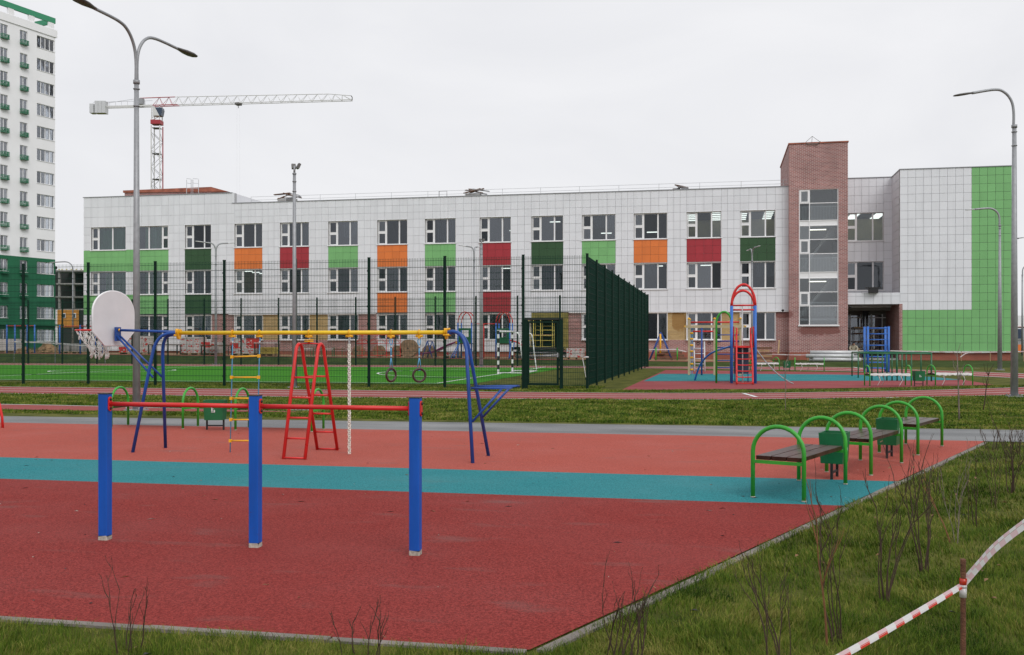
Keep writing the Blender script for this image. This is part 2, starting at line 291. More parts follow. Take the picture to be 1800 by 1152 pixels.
# ------------------------------------------------------------------ mesh builder
class MB:
    def __init__(s): s.v = []; s.f = []; s.sm = []; s.mi = []
    def add(s, vs, fs, smooth=False, mi=0):
        o = len(s.v); s.v += [Vector(p) for p in vs]
        for f in fs: s.f.append([i + o for i in f]); s.sm.append(smooth); s.mi.append(mi)
        return s
    def box(s, x0, x1, y0, y1, z0, z1, mi=0):
        x0, x1 = min(x0, x1), max(x0, x1); y0, y1 = min(y0, y1), max(y0, y1); z0, z1 = min(z0, z1), max(z0, z1)
        return s.add([(x0,y0,z0),(x1,y0,z0),(x1,y1,z0),(x0,y1,z0),(x0,y0,z1),(x1,y0,z1),(x1,y1,z1),(x0,y1,z1)],
                     [(0,3,2,1),(4,5,6,7),(0,1,5,4),(1,2,6,5),(2,3,7,6),(3,0,4,7)], mi=mi)
    def obox(s, c, size, rot=None, mi=0):
        c = Vector(c); a, b, d = [q / 2 for q in size]
        mt = rot if rot is not None else Matrix.Identity(3)
        vs = [c + mt @ Vector(q) for q in [(-a,-b,-d),(a,-b,-d),(a,b,-d),(-a,b,-d),(-a,-b,d),(a,-b,d),(a,b,d),(-a,b,d)]]
        return s.add(vs, [(0,3,2,1),(4,5,6,7),(0,1,5,4),(1,2,6,5),(2,3,7,6),(3,0,4,7)], mi=mi)
    def bar(s, p, q, w, h=None, mi=0):
        p, q = Vector(p), Vector(q); d = q - p; L = d.length
        if L < 1e-6: return s
        d /= L; up = Vector((0,0,1)) if abs(d.z) < 0.95 else Vector((0,1,0))
        x = d.cross(up).normalized(); z = x.cross(d)
        return s.obox((p + q) / 2, (w, L, h or w), Matrix((x, d, z)).transposed(), mi=mi)
    def tube(s, pts, r, n=8, closed=False, cap=True, mi=0, phase=0.0):
        pts = [Vector(p) for p in pts]; k = len(pts)
        rs = r if isinstance(r, (list, tuple)) else [r] * k
        tang = []
        for i in range(k):
            a = pts[(i - 1) % k] if (closed or i > 0) else pts[i]
            b = pts[(i + 1) % k] if (closed or i < k - 1) else pts[i]
            t = b - a; tang.append(t.normalized() if t.length > 1e-9 else Vector((0,0,1)))
        t0 = tang[0]; up = Vector((0,0,1)) if abs(t0.z) < 0.9 else Vector((1,0,0))
        u = t0.cross(up).normalized(); vs = []
        for i in range(k):
            t = tang[i]; u = (u - t * u.dot(t))
            u = u.normalized() if u.length > 1e-6 else t.orthogonal().normalized()
            w = t.cross(u)
            for j in range(n):
                a = 2 * math.pi * j / n + phase
                vs.append(pts[i] + (u * math.cos(a) + w * math.sin(a)) * rs[i])
        fs = []
        for i in range(k if closed else k - 1):
            b = (i + 1) % k
            for j in range(n):
                fs.append((i*n + j, i*n + (j+1) % n, b*n + (j+1) % n, b*n + j))
        s.add(vs, fs, n > 5, mi)
        if cap and not closed:
            o = len(s.v) - k * n
            s.f.append([o + j for j in reversed(range(n))]); s.sm.append(False); s.mi.append(mi)
            s.f.append([o + (k-1)*n + j for j in range(n)]); s.sm.append(False); s.mi.append(mi)
        return s
    def prism(s, poly, off, mi=0):
        poly = [Vector(p) for p in poly]; off = Vector(off); n = len(poly)
        vs = poly + [p + off for p in poly]
        fs = [tuple(range(n)), tuple(reversed(range(n, 2*n)))] + [(i, i+n, (i+1) % n + n, (i+1) % n) for i in range(n)]
        return s.add(vs, fs, mi=mi)
    def sphere(s, c, r, n=10, m=6, sc=(1,1,1), mi=0):
        c = Vector(c); vs = []
        for i in range(m + 1):
            th = math.pi * i / m
            for j in range(n):
                ph = 2 * math.pi * j / n
                vs.append(c + Vector((math.sin(th)*math.cos(ph)*r*sc[0], math.sin(th)*math.sin(ph)*r*sc[1], math.cos(th)*r*sc[2])))
        fs = [(i*n+j, (i+1)*n+j, (i+1)*n+(j+1) % n, i*n+(j+1) % n) for i in range(m) for j in range(n)]
        return s.add(vs, fs, True, mi)
    def sheet(s, poly, mi=0):
        return s.add(poly, [tuple(range(len(poly)))], mi=mi)
    def build(s, name, mats, parent=None, kind=None):
        me = bpy.data.meshes.new(name)
        inv = WM[parent.name].inverted() if parent is not None else None
        vs = [(inv @ p) for p in s.v] if inv is not None else s.v
        me.from_pydata([tuple(p) for p in vs], [], s.f)
        for m in (mats if isinstance(mats, (list, tuple)) else [mats]): me.materials.append(M[m] if isinstance(m, str) else m)
        me.polygons.foreach_set('use_smooth', s.sm)
        me.polygons.foreach_set('material_index', s.mi)
        me.update()
        o = bpy.data.objects.new(name, me); COL.objects.link(o)
        if parent is not None: o.parent = parent; WM[o.name] = WM[parent.name]
        else: WM[o.name] = Matrix.Identity(4)
        if kind: o['kind'] = kind
        return o
WM = {}
def tag(o, label, cat, group=None):
    o['label'] = label; o['category'] = cat
    if group: o['group'] = group
    return o
def thing(name, label=None, cat=None, loc=(0,0,0), rz=0.0, group=None):
    o = bpy.data.objects.new(name, None); COL.objects.link(o)
    o.location = loc; o.rotation_euler = (0, 0, rz); o.empty_display_size = 0.2
    WM[o.name] = Matrix.Translation(Vector(loc)) @ Matrix.Rotation(rz, 4, 'Z')
    if label: tag(o, label, cat, group)
    return o
def solo(mb, name, mats, label, cat, loc, group=None):
    """a thing that is one mesh; its origin is moved to its base"""
    loc = Vector(loc); mb.v = [p - loc for p in mb.v]
    o = mb.build(name, mats); o.location = loc; WM[o.name] = Matrix.Translation(loc)
    return tag(o, label, cat, group)
KIDS = {}
def kids(o): return [c for c in bpy.data.objects if c.parent == o]
def copy_tree(root, loc, rz, label, group=None, tree=None):
    if tree is None: tree = [(c, kids(c)) for c in kids(root)]
    r = root.copy(); COL.objects.link(r); r.location = loc; r.rotation_euler = (0, 0, rz); r['label'] = label
    WM[r.name] = Matrix.Translation(Vector(loc)) @ Matrix.Rotation(rz, 4, 'Z')
    if group: r['group'] = group
    for c, gs in tree:
        k = c.copy(); COL.objects.link(k); k.parent = r
        for g in gs:
            d = g.copy(); COL.objects.link(d); d.parent = k
    return r
def struct(mb, name, m): return mb.build(name, m, kind='structure')
def arc(c, u, v, r, a0, a1, n=14, rv=None):
    c, u, v = Vector(c), Vector(u), Vector(v)
    return [c + u * math.cos(a0 + (a1-a0)*i/n) * r + v * math.sin(a0 + (a1-a0)*i/n) * (rv or r) for i in range(n + 1)]
def smooth_path(pts, n=8):
    pts = [Vector(p) for p in pts]; out = []
    for i in range(len(pts) - 1):
        p0 = pts[max(0, i-1)]; p1 = pts[i]; p2 = pts[i+1]; p3 = pts[min(len(pts)-1, i+2)]
        for k in range(n):
            t = k / n
            out.append(0.5 * ((2*p1) + (p2-p0)*t + (2*p0-5*p1+4*p2-p3)*t*t + (3*p1-p0-3*p2+p3)*t**3))
    out.append(pts[-1]); return out
UZ = Vector((0,0,1)); UX = Vector((1,0,0)); UY = Vector((0,1,0))
# ------------------------------------------------------------------ ground, paths, tracks, pitch
rng = np.random.default_rng(7); random.seed(11)
g = MB(); g.sheet([(-900,-60,0),(900,-60,0),(900,1500,0),(-900,1500,0)]); struct(g, 'ground', 'grass_ground')

def flat(name, m, poly, z): 
    b = MB(); b.sheet([(p[0], p[1], z) for p in poly]); return struct(b, name, m)
EDGE = lambda Y: -0.89 + (Y - 4.72) * 0.4265            # right edge of the near playground
XL = -32
flat('playground_surface', 'rubber_near', [(XL,4.72),(EDGE(4.72),4.72),(EDGE(9.43),9.43),(XL,9.43)], 0.012)
flat('playground_stripe', 'rubber_teal', [(XL,9.43),(EDGE(9.43),9.43),(EDGE(11.18),11.18),(XL,11.18)], 0.012)
flat('playground_surface', 'rubber_far', [(XL,11.18),(EDGE(11.18),11.18),(EDGE(15.95),15.95),(XL,15.95)], 0.012)
flat('footpath', 'asphalt', [(XL-20,15.96),(26,15.96),(26,18.15),(4.5,18.1),(-14,17.35),(XL-20,17.0)], 0.008)

def band(name, m, near, far, z, a=0.0, b=1.0):
    """strip between two photo-surveyed edges, from fraction a to b across"""
    n_, f_ = smooth_path([G(*p) for p in near], 8), smooth_path([G(*p) for p in far], 8)
    mb = MB()
    lo = [p.lerp(q, a) for p, q in zip(n_, f_)]; hi = [p.lerp(q, b) for p, q in zip(n_, f_)]
    for p in lo + hi: p.z = z
    k = len(lo); mb.add(lo + hi, [(i, i+1, k+i+1, k+i) for i in range(k-1)])
    return struct(mb, name, m)
NEAR = [(-500,686),(0,692.3),(640,699.6),(1000,702.5),(1250,703),(1450,701),(1620,698.5),(1800,694.5),(1950,688)]
FAR = [(-500,675),(0,680.6),(640,687),(1000,691),(1250,692),(1450,690.3),(1620,687),(1800,681.5),(1950,675)]
band('running_track', 'track_red', NEAR, FAR, 0.010)
for i in range(4):
    a = [0.0, 0.323, 0.65, 0.977][i]; band('lane_line', 'line_white', NEAR, FAR, 0.014, a, a + 0.023)
NEAR2 = [(-300,715),(0,720.5),(150,722.5),(300,724),(420,724.5),(520,725)]
FAR2 = [(-300,707),(0,711.5),(150,714.5),(300,718.5),(420,722),(520,724.5)]
band('running_track', 'track_red', NEAR2, FAR2, 0.010)
band('lane_line', 'line_white', NEAR2, FAR2, 0.014, 0.95, 1.0)
NEAR3 = [(-300,640),(0,642),(640,645.6),(1000,647),(1140,648),(1300,649.5),(1450,652),(1600,657),(1700,661),(1800,665.5),(1950,672)]
FAR3 = [(-300,638),(0,639.2),(640,642.6),(1000,644),(1140,645),(1300,645.4),(1450,646),(1600,650.5),(1700,654),(1800,657.5),(1950,663)]
band('running_track', 'track_red', NEAR3, FAR3, 0.010)
for a in (0.0, 0.47, 0.95): band('lane_line', 'line_white', NEAR3, FAR3, 0.014, a, a + 0.045)
# start marks painted across the lanes
for (p, q) in (((1307,692.6),(1330,699.2)), ((560,722.5),(505,722)), ((1560,700.6),(1582,699.2)), ((1500,646),(1517,649)), ((1690,647.5),(1722,648))):
    a, b = G(*p), G(*q); d = (b - a).normalized(); w = Vector((d.y, -d.x, 0)) * 0.05
    mb = MB(); mb.sheet([(v.x, v.y, 0.018) for v in (a + w, b + w, b - w, a - w)]); struct(mb, 'start_mark', 'line_white')
# far service strip before the school wall and the right-hand playground
rp = [G(1092,686.5), G(1300,685), G(1450,683.5), G(1600,681), G(1690,679), G(1748,677.5), G(1690,668), G(1560,656.5), G(1450,654.6), G(1300,652.6), G(1170,651)]
flat('playground_surface', 'rubber_pink', rp, 0.012)
rt = [G(1131,671), G(1300,671), G(1450,670.5), G(1600,670), G(1692,668.6), G(1640,663.5), G(1560,660.5), G(1450,659), G(1300,658), G(1160,658)]
flat('playground_stripe', 'rubber_teal', rt, 0.016)
# football pitch
TX, TY0, TY1 = -8.4, 33.4, 57.4
flat('football_pitch', 'turf', [(-62,TY0),(TX,TY0),(TX,TY1),(-62,TY1)], 0.008)
def line(p, q, w, nm='pitch_line'):
    p, q = Vector((*p,0)), Vector((*q,0)); d = (q-p).normalized(); n = Vector((-d.y, d.x, 0)) * w/2
    mb = MB(); mb.sheet([(v.x, v.y, 0.013) for v in (p-n, q-n, q+n, p+n)]); return struct(mb, nm, 'line_white')
line((-9.75,34.0),(-9.75,56.6),0.09); line((-60,34.0),(-9.75,34.0),0.09); line((-60,56.6),(-9.75,56.6),0.09); line((-30,34.0),(-30,56.6),0.09)
def arcline(c, r, a0, a1):
    mb = MB(); n = 36; vs = []
    for i in range(n+1):
        a = a0 + (a1-a0)*i/n
        for rr in (r-0.045, r+0.045): vs.append((c[0]+rr*math.cos(a), c[1]+rr*math.sin(a), 0.013))
    mb.add(vs, [(2*i,2*i+1,2*i+3,2*i+2) for i in range(n)]); struct(mb, 'pitch_line', 'line_white')
arcline((-9.75,45.8), 6.0, R(90), R(270)); arcline((-30,45.3), 3.0, 0, R(360))
line((-9.75,51.8),(-9.75,51.9),0.2)

# kerb round the near playground: stones about a metre long
kerb = thing('kerb'); kerb['kind'] = 'structure'
def kerb_run(p, q, step=1.0):
    p, q = Vector((*p,0)), Vector((*q,0)); L = (q-p).length; d = (q-p)/L; n = int(L/step)
    for i in range(n):
        a, b = p + d*(i*step+0.004), p + d*((i+1)*step-0.004)
        mb = MB(); nrm = Vector((d.y, -d.x, 0)); j = random.uniform(-0.006, 0.006); jz = random.uniform(-0.005, 0.005)
        c = (a+b)/2 + nrm*(0.032+j); c.z = -0.050 + jz
        mb.obox(c, (0.06, (b-a).length, 0.13), Matrix((nrm, d, UZ)).transposed()); mb.build('kerb_stone', 'concrete_kerb', kerb)
kerb_run((EDGE(4.72)+0.03, 4.72), (EDGE(15.95), 15.95)); kerb_run((-14.9, 4.72), (-0.86, 4.72))

# ------------------------------------------------------------------ grass: real blades near the camera, coarser tufts beyond
gm = bpy.data.materials.new('grass_blade'); gm.use_nodes = True
n = gm.node_tree; b = n.nodes['Principled BSDF']; geo = n.nodes.new('ShaderNodeNewGeometry')
rp_ = n.nodes.new('ShaderNodeValToRGB'); e = rp_.color_ramp.elements
e[0].position = 0.0; e[0].color = (0.014, 0.034, 0.002, 1); e[1].position = 1.0; e[1].color = (0.24, 0.22, 0.06, 1)
for p_, c_ in ((0.35, (0.050, 0.098, 0.005, 1)), (0.72, (0.125, 0.162, 0.020, 1)), (0.90, (0.205, 0.195, 0.045, 1))):
    k = e.new(p_); k.color = c_
nz = n.nodes.new('ShaderNodeTexNoise'); nz.inputs['Scale'].default_value = 1.4; nz.inputs['Detail'].default_value = 5
n.links.new(geo.outputs['Position'], nz.inputs['Vector'])
m1 = n.nodes.new('ShaderNodeMath'); m1.operation = 'MULTIPLY_ADD'; m1.inputs[1].default_value = 0.62
n.links.new(geo.outputs['Random Per Island'], m1.inputs[0])
m2 = n.nodes.new('ShaderNodeMath'); m2.operation = 'MULTIPLY_ADD'; m2.inputs[1].default_value = 1.8; m2.inputs[2].default_value = -0.70
n.links.new(nz.outputs['Fac'], m2.inputs[0]); n.links.new(m2.outputs[0], m1.inputs[2]); nz2 = n.nodes.new('ShaderNodeTexNoise'); nz2.inputs['Scale'].default_value = 8.5; nz2.inputs['Detail'].default_value = 3; n.links.new(geo.outputs['Position'], nz2.inputs['Vector'])
m4 = n.nodes.new('ShaderNodeMath'); m4.operation = 'MULTIPLY_ADD'; m4.inputs[1].default_value = 1.1; m4.inputs[2].default_value = -0.55; n.links.new(nz2.outputs['Fac'], m4.inputs[0])
m5 = n.nodes.new('ShaderNodeMath'); m5.operation = 'ADD'; n.links.new(m1.outputs[0], m5.inputs[0]); n.links.new(m4.outputs[0], m5.inputs[1]); n.links.new(m5.outputs[0], rp_.inputs[0])
n.links.new(rp_.outputs[0], b.inputs['Base Color']); b.inputs['Roughness'].default_value = 0.65; b.inputs['Specular IOR Level'].default_value = 0.10
MATS['grass_blade'] = gm

def lown(x, y, s, seed):
    r_ = np.random.default_rng(seed); out = np.zeros_like(x)
    for k in range(5):
        f = s * (1.7 ** k); a, b_, c, d = r_.uniform(0, 6.28, 4)
        out += np.sin(x*f*math.cos(a) + y*f*math.sin(a) + b_) * np.cos(x*f*math.sin(c) - y*f*math.cos(c) + d) / (1.35 ** k)
    return out
def blades(name, x, y, hgt, wid, label_kind=True):
    N = len(x); an = rng.uniform(0, 2*math.pi, N); wind = lown(x, y, 1.3, 3) * 1.2
    lean = np.abs(rng.normal(0.75, 0.4, N)) * hgt; la = rng.uniform(0, 2*math.pi, N) * 0.55 + wind
    dx, dy = np.cos(an) * wid, np.sin(an) * wid; lx, ly = np.cos(la) * lean, np.sin(la) * lean
    V = np.zeros((N, 5, 3))
    V[:,0] = np.stack([x-dx, y-dy, np.full(N,-0.01)], 1); V[:,1] = np.stack([x+dx, y+dy, np.full(N,-0.01)], 1)
    V[:,2] = np.stack([x+dx*0.7+lx*0.35, y+dy*0.7+ly*0.35, hgt*0.62], 1); V[:,3] = np.stack([x-dx*0.7+lx*0.35, y-dy*0.7+ly*0.35, hgt*0.62], 1)
    V[:,4] = np.stack([x+lx, y+ly, hgt*0.92], 1)
    me = bpy.data.meshes.new(name); me.vertices.add(N*5); me.vertices.foreach_set('co', V.reshape(-1).astype(np.float32))
    base = (np.arange(N)*5)[:,None]
    loops = np.concatenate([base + np.array([[0,1,2,3]]), base + np.array([[3,2,4]])], 1).reshape(-1)
    tot = np.tile([4,3], N); st = np.concatenate([[0], np.cumsum(tot)[:-1]])
    me.loops.add(len(loops)); me.loops.foreach_set('vertex_index', loops.astype(np.int32))
    me.polygons.add(2*N); me.polygons.foreach_set('loop_start', st.astype(np.int32)); me.polygons.foreach_set('loop_total', tot.astype(np.int32))
    me.materials.append(gm); me.update(calc_edges=True); me.validate()
    o = bpy.data.objects.new(name, me); COL.objects.link(o); o['kind'] = 'stuff'; return o
def scatter(N, z0, z1):
    z = z0 * (z1/z0) ** rng.uniform(0, 1, N); lat = rng.uniform(-0.64, 0.64, N) * z
    return lat*C_ - z*S_, lat*S_ + z*C_, z
x, y, z = scatter(520000, 3.1, 17.5)
edge = -0.89 + (y - 4.72) * 0.4265
keep = (y < 15.9) & ((x > edge + 0.050 + rng.normal(0, 0.020, len(x)) + 0.02*lown(x, y, 3.0, 21)) | (y < 4.670 + rng.normal(0, 0.020, len(x)) + 0.02*lown(x, y, 3.0, 22)))
x, y, z = x[keep], y[keep], z[keep]
clump = lown(x, y, 2.6, 9)
keep = rng.uniform(0, 1, len(x)) < np.clip(0.74 + 0.26*clump, 0.22, 1)
x, y, z, clump = x[keep], y[keep], z[keep], clump[keep]
hg = np.clip(0.034 + 0.009*clump + 0.007*lown(x, y, 14.0, 31) + rng.normal(0, 0.011, len(x)), 0.010, 0.085)
blades('lawn_grass', x, y, hg, rng.uniform(0.0011, 0.0021, len(x)) * np.clip(z/5.0, 1, 4))
x, y, z = scatter(330000, 17.0, 36.0)
def edge_y(poly):
    pts = sorted((G(*p).x, G(*p).y) for p in poly); return np.interp(x, [p[0] for p in pts], [p[1] for p in pts])
near_y, far_y = edge_y(NEAR), edge_y(FAR); pg_y = edge_y([(1092,686.5),(1300,685),(1450,683.5),(1600,681),(1690,679),(1748,677.5)])
keep = ((y > 18.2) & (y < near_y - 0.06)) | ((y > far_y + 0.08) & (y < np.where(x > -3.6, pg_y - 0.1, 33.0)))
keep &= ~((y > edge_y(NEAR2) - 0.08) & (y < edge_y(FAR2) + 0.08) & (x < -8.6))
x, y, z = x[keep], y[keep], z[keep]; cl = lown(x, y, 1.6, 5)
blades('lawn_grass', x, y, np.clip(0.035 + 0.014*cl + rng.normal(0, 0.01, len(x)), 0.01, 0.09), rng.uniform(0.006, 0.013, len(x)))

# scraps lying on the rubber
sc_ = MB()
for i in range(150):
    yy = random.uniform(4.8, 15.0); xx = random.uniform(-9, EDGE(yy) - 0.1); a = random.uniform(0, 6.28); L = random.choice([0.008, 0.012, 0.02, 0.04]); w = random.uniform(0.004, 0.010)
    d = Vector((math.cos(a), math.sin(a), 0)); q = Vector((-d.y, d.x, 0)); c = Vector((xx, yy, 0.0125))
    sc_.add([c-d*L-q*w*0.3, c+q*w+UZ*0.004, c+d*L, c-q*w+UZ*0.006], [(0,3,2,1)], mi=random.choice([0,0,1,2,1]))
for i in range(90):
    yy = random.uniform(3.6, 14.5); xx = random.uniform(EDGE(yy)+0.15, EDGE(yy)+4.5) if yy > 4.7 else random.uniform(-6, 2); a = random.uniform(0, 6.28); L = random.uniform(.012, .03); w = random.uniform(.008, .02)
    d = Vector((math.cos(a), math.sin(a), random.uniform(-.3,.3))); q = Vector((-d.y, d.x, random.uniform(-.3,.3))); c = Vector((xx, yy, 0.045))
    sc_.add([c-d*L, c+q*w+UZ*0.006, c+d*L, c-q*w+UZ*0.008], [(0,3,2,1)], mi=random.choice([0,0,0,1]))
sc_.build('scattered_debris', ['leaf_litter', 'black', 'bare_base'], kind='stuff')

# ------------------------------------------------------------------ low bars: three blue posts, two red bars
lb = thing('low_bars', 'three square blue posts joined by two low red bars in the foreground', 'bars', (-3.29, 6.68, 0.012))
LBX = [(-4.505, 6.70), (-3.278, 6.68), (-2.065, 6.66)]; PH = 1.105; w = 0.037
for k, (x, y) in enumerate(LBX):
    mb = MB(); c = 0.006
    def ring(z, s): return [(x+a*s, y+b_*s, z) for a, b_ in ((-1,-1+c/w),(-1+c/w,-1),(1-c/w,-1),(1,-1+c/w),(1,1-c/w),(1-c/w,1),(-1+c/w,1),(-1,1-c/w))]
    vs = ring(0.045, w) + ring(PH, w); mb.add(vs, [(i, (i+1) % 8, (i+1) % 8+8, i+8) for i in range(8)] + [tuple(range(8,16))])
    post = mb.build('post', 'blue_post', lb)
    cp = MB(); cp.box(x-w-0.002, x+w+0.002, y-w-0.002, y+w+0.002, PH-0.001, PH+0.006); cp.build('cap', 'black', post)
    bs = MB(); vs = [Vector(p) for p in ring(0.0, w+0.0005) + ring(0.048, w+0.0005)]
    for i, p in enumerate(vs[8:]): p.z -= 0.012 * (math.sin(i*2.3+k) * 0.5 + 0.5)
    bs.add(vs, [(i, (i+1) % 8, (i+1) % 8+8, i+8) for i in range(8)]); bs.build('bare_foot', 'bare_base', post)
    hb = 1.03
    for sx in ((1,) if k == 0 else (1, -1)):
        if sx == -1 and k == 0: continue
        pl = MB(); pts = []
        for i in range(16):
            a = 2*math.pi*i/16; pts.append((x+sx*(w+0.001), y+0.022*math.cos(a), hb+0.022*math.sin(a) + (0.032 if math.sin(a) > 0.001 else -0.032)))
        pl.prism(pts, (sx*0.008, 0, 0)); pl_o = pl.build('bar_plate', 'red_tube', lb)
        for dz in (0.034, -0.034):
            bt = MB(); bt.tube([(x+sx*(w+0.009), y, hb+dz), (x+sx*(w+0.019), y, hb+dz)], [0.0115, 0.007], 8); bt.build('bolt_cap', 'black', pl_o)
for (a, b_) in ((0,1),(1,2)):
    mb = MB(); mb.tube([(LBX[a][0]+w, LBX[a][1], 1.03), (LBX[b_][0]-w, LBX[b_][1], 1.03)], 0.0165, 14); mb.build('bar', 'red_tube', lb)

# ------------------------------------------------------------------ sports frame: yellow beam on two blue leg pairs, backboard at its left end
YB = 12.28
sf = thing('sports_frame', 'blue and yellow tubular sports frame carrying a grey backboard', 'play frame', (-5.3, YB, 0.012))
BL, BR = PY(316, 586, YB), PY(783, 583, YB); BL.z = BR.z = 1.612
mb = MB(); mb.tube([BL, BR], 0.0275, 14); mb.build('beam', 'yellow_tube', sf)
for p, sx in ((BL, -1), (BR, 1)):
    mb = MB()
    for off in (0.0, sx*0.018):
        pts = []
        for i in range(24):
            a = 2*math.pi*i/24; r = 0.060 + 0.012*math.cos(3*a + math.pi/2*3)
            pts.append((p.x+off, p.y+r*math.cos(a), p.z-0.008+r*1.12*math.sin(a)))
        mb.prism(pts, (0.013*sx, 0, 0), mi=0)
    fl = mb.build('flange', 'yellow_plastic', sf)
    for a in (90, 210, 330):
        q = (p.y+0.047*math.cos(R(a)), p.z-0.008+0.05*math.sin(R(a)))
        b2 = MB(); b2.tube([(p.x-0.02, *q), (p.x+0.05*sx+0.0, *q)], 0.013, 8); b2.sphere((p.x+0.05*sx, *q), 0.016, 8, 5); b2.build('bolt', 'yellow_plastic', fl)
def leg(pts, r=0.0225):
    mb = MB(); mb.tube(smooth_path(pts[:-1], 6) + [Vector(pts[-1])], r, 12); mb.build('leg', 'blue_tube', sf)
def at(px, py, Y): return PY(px, py, Y)
leg([BL + Vector((-0.01,0,0)), at(297,586.5,12.27), at(283,592,12.25), at(273,606,12.24), at(268,622,12.22), at(233,797,12.02)])
leg([BL + Vector((-0.01,0,-0.02)), at(300,589,12.30), at(291,595,12.33), at(286.5,610,12.36), at(286,630,12.38), at(291,789,12.62)])
leg([BR + Vector((0.02,0,0)), at(797,583,12.27), at(808,588,12.25), at(816,600,12.23), at(820,616,12.21), at(831,816,11.80)])
leg([BR + Vector((0.02,0,-0.02)), at(800,584,12.30), at(812,590,12.33), at(821,603,12.36), at(826,620,12.39), at(859,803,12.60)])
mb = MB()
n1, n2, f1, f2 = at(828,682.5,12.05), at(897,682.5,12.05), at(838.5,679.5,12.46), at(913,679,12.46)
mb.tube([n1, n2 + (f2-n2)*0.03, f2, f1], 0.016, 10); mb.build('step_frame', 'blue_tube', sf)
for a, b_ in ((at(830,742,11.95), at(882,684.5,12.05)), (at(849,733,12.50), at(896,682,12.46))):
    mb = MB(); mb.tube([a, b_], 0.015, 10); mb.build('brace', 'blue_tube', sf)
# backboard
n_w = (Vector((C_, S_, 0))*-0.96 + Vector((-S_, C_, 0))*0.28).normalized(); t_w = Vector((-n_w.y, n_w.x, 0)) * -1
bc = at(201, 570, YB)
arm_end = at(207, 580.5, YB)
mb = MB(); mb.tube([BL + Vector((-0.01, 0, 0.012)), arm_end], 0.018, 10); mb.build('backboard_arm', 'blue_tube', sf)
for b_, l_ in ((at(269,664,12.17), 0.03), (at(285,663,12.42), -0.03)):
    mb = MB(); mb.tube([arm_end - UZ*0.07 + t_w*(-l_), b_], 0.0145, 10); mb.build('brace', 'blue_tube', sf)
hw = 0.425; zc = bc.z
prof = [(-hw, -0.10), (-hw, 0.16)] + [(-hw*math.cos(R(a)), 0.16 + 0.29*math.sin(R(a))) for a in range(10, 171, 10)] + [(hw, 0.16), (hw, -0.10), (hw*0.45, -0.29), (-hw*0.45, -0.29)]
mb = MB(); mb.prism([bc + t_w*u + UZ*v for u, v in prof], n_w * 0.022); bo = mb.build('backboard', 'board_grey', sf)
ce = [bc + t_w*u*1.0 + UZ*v + n_w*0.011 for u, v in prof]
mb = MB(); mb.tube(ce, 0.0135, 6, closed=True); mb.build('edge_trim', 'white_frame', bo)
mb = MB(); mb.obox(arm_end - UZ*0.055 + n_w*0.0, (0.10, 0.03, 0.19), Matrix((t_w, n_w, UZ)).transposed()); mb.build('bracket', 'blue_tube', sf)
mb = MB(); mb.sphere(arm_end + UZ*0.0 - n_w*0.028, 0.02, 8, 5); mb.build('bracket_bolt', 'yellow_plastic', sf)
hc = Vector((bc.x, bc.y, 1.652)) + n_w * 0.345; HR = 0.225
mb = MB(); mb.tube(arc(hc, n_w, t_w, HR, 0, 2*math.pi, 28)[:-1], 0.011, 8, closed=True)
for s in (-0.12, 0.12): mb.tube([hc - n_w*HR + t_w*s*0.6, Vector((bc.x, bc.y, 1.652)) + t_w*s + n_w*0.02], 0.008, 6)
hoop = mb.build('hoop', 'red_tube', sf)
mb = MB(); K = 12; right = Vector((C_, S_, 0)); lv = []
for l, (rr, dz, dxx) in enumerate(((1.0, 0, 0), (0.80, -0.09, 0.015), (0.64, -0.18, 0.045), (0.52, -0.27, 0.08), (0.46, -0.33, 0.10))):
    row = []
    for k in range(K):
        a = 2*math.pi*(k + 0.5*(l % 2))/K; j = 0.02 if l else 0
        row.append(hc + (n_w*math.cos(a) + t_w*math.sin(a))*HR*rr + UZ*(dz + random.uniform(-j, j)*1.5) + right*(dxx + random.uniform(-j, j)))
    lv.append(row)
for l in range(4):
    for k in range(K):
        a = lv[l][k]; b1 = lv[l+1][k]; b2 = lv[l+1][(k - 1 + (l % 2)*2) % K]
        for q in (b1, b2):
            mid = (a+q)/2 + Vector((random.uniform(-.012,.012), random.uniform(-.012,.012), -0.012)); mb.tube([a, mid, q], 0.0045, 5)
for k in range(K):
    for row in ((4,) if k % 2 else (1, 4)):
        q = lv[row][k]; mb.tube([q, q + UZ*(-0.055) + right*random.uniform(-.03, .01)], [0.010, 0.012], 6)
mb.build('net', 'net_white', hoop)

# things hung from the beam
def clamp(mb_, x, y=YB, z=1.612):
    mb_.tube(arc((x, y, z), UY, UZ, 0.034, 0, 2*math.pi, 14)[:-1], 0.008, 6, closed=True)
    mb_.obox((x, y, z-0.042), (0.03, 0.035, 0.03)); 
    mb_.tube([(x-0.048, y, z-0.046), (x+0.048, y, z-0.046)], [0.017, 0.017], 8)
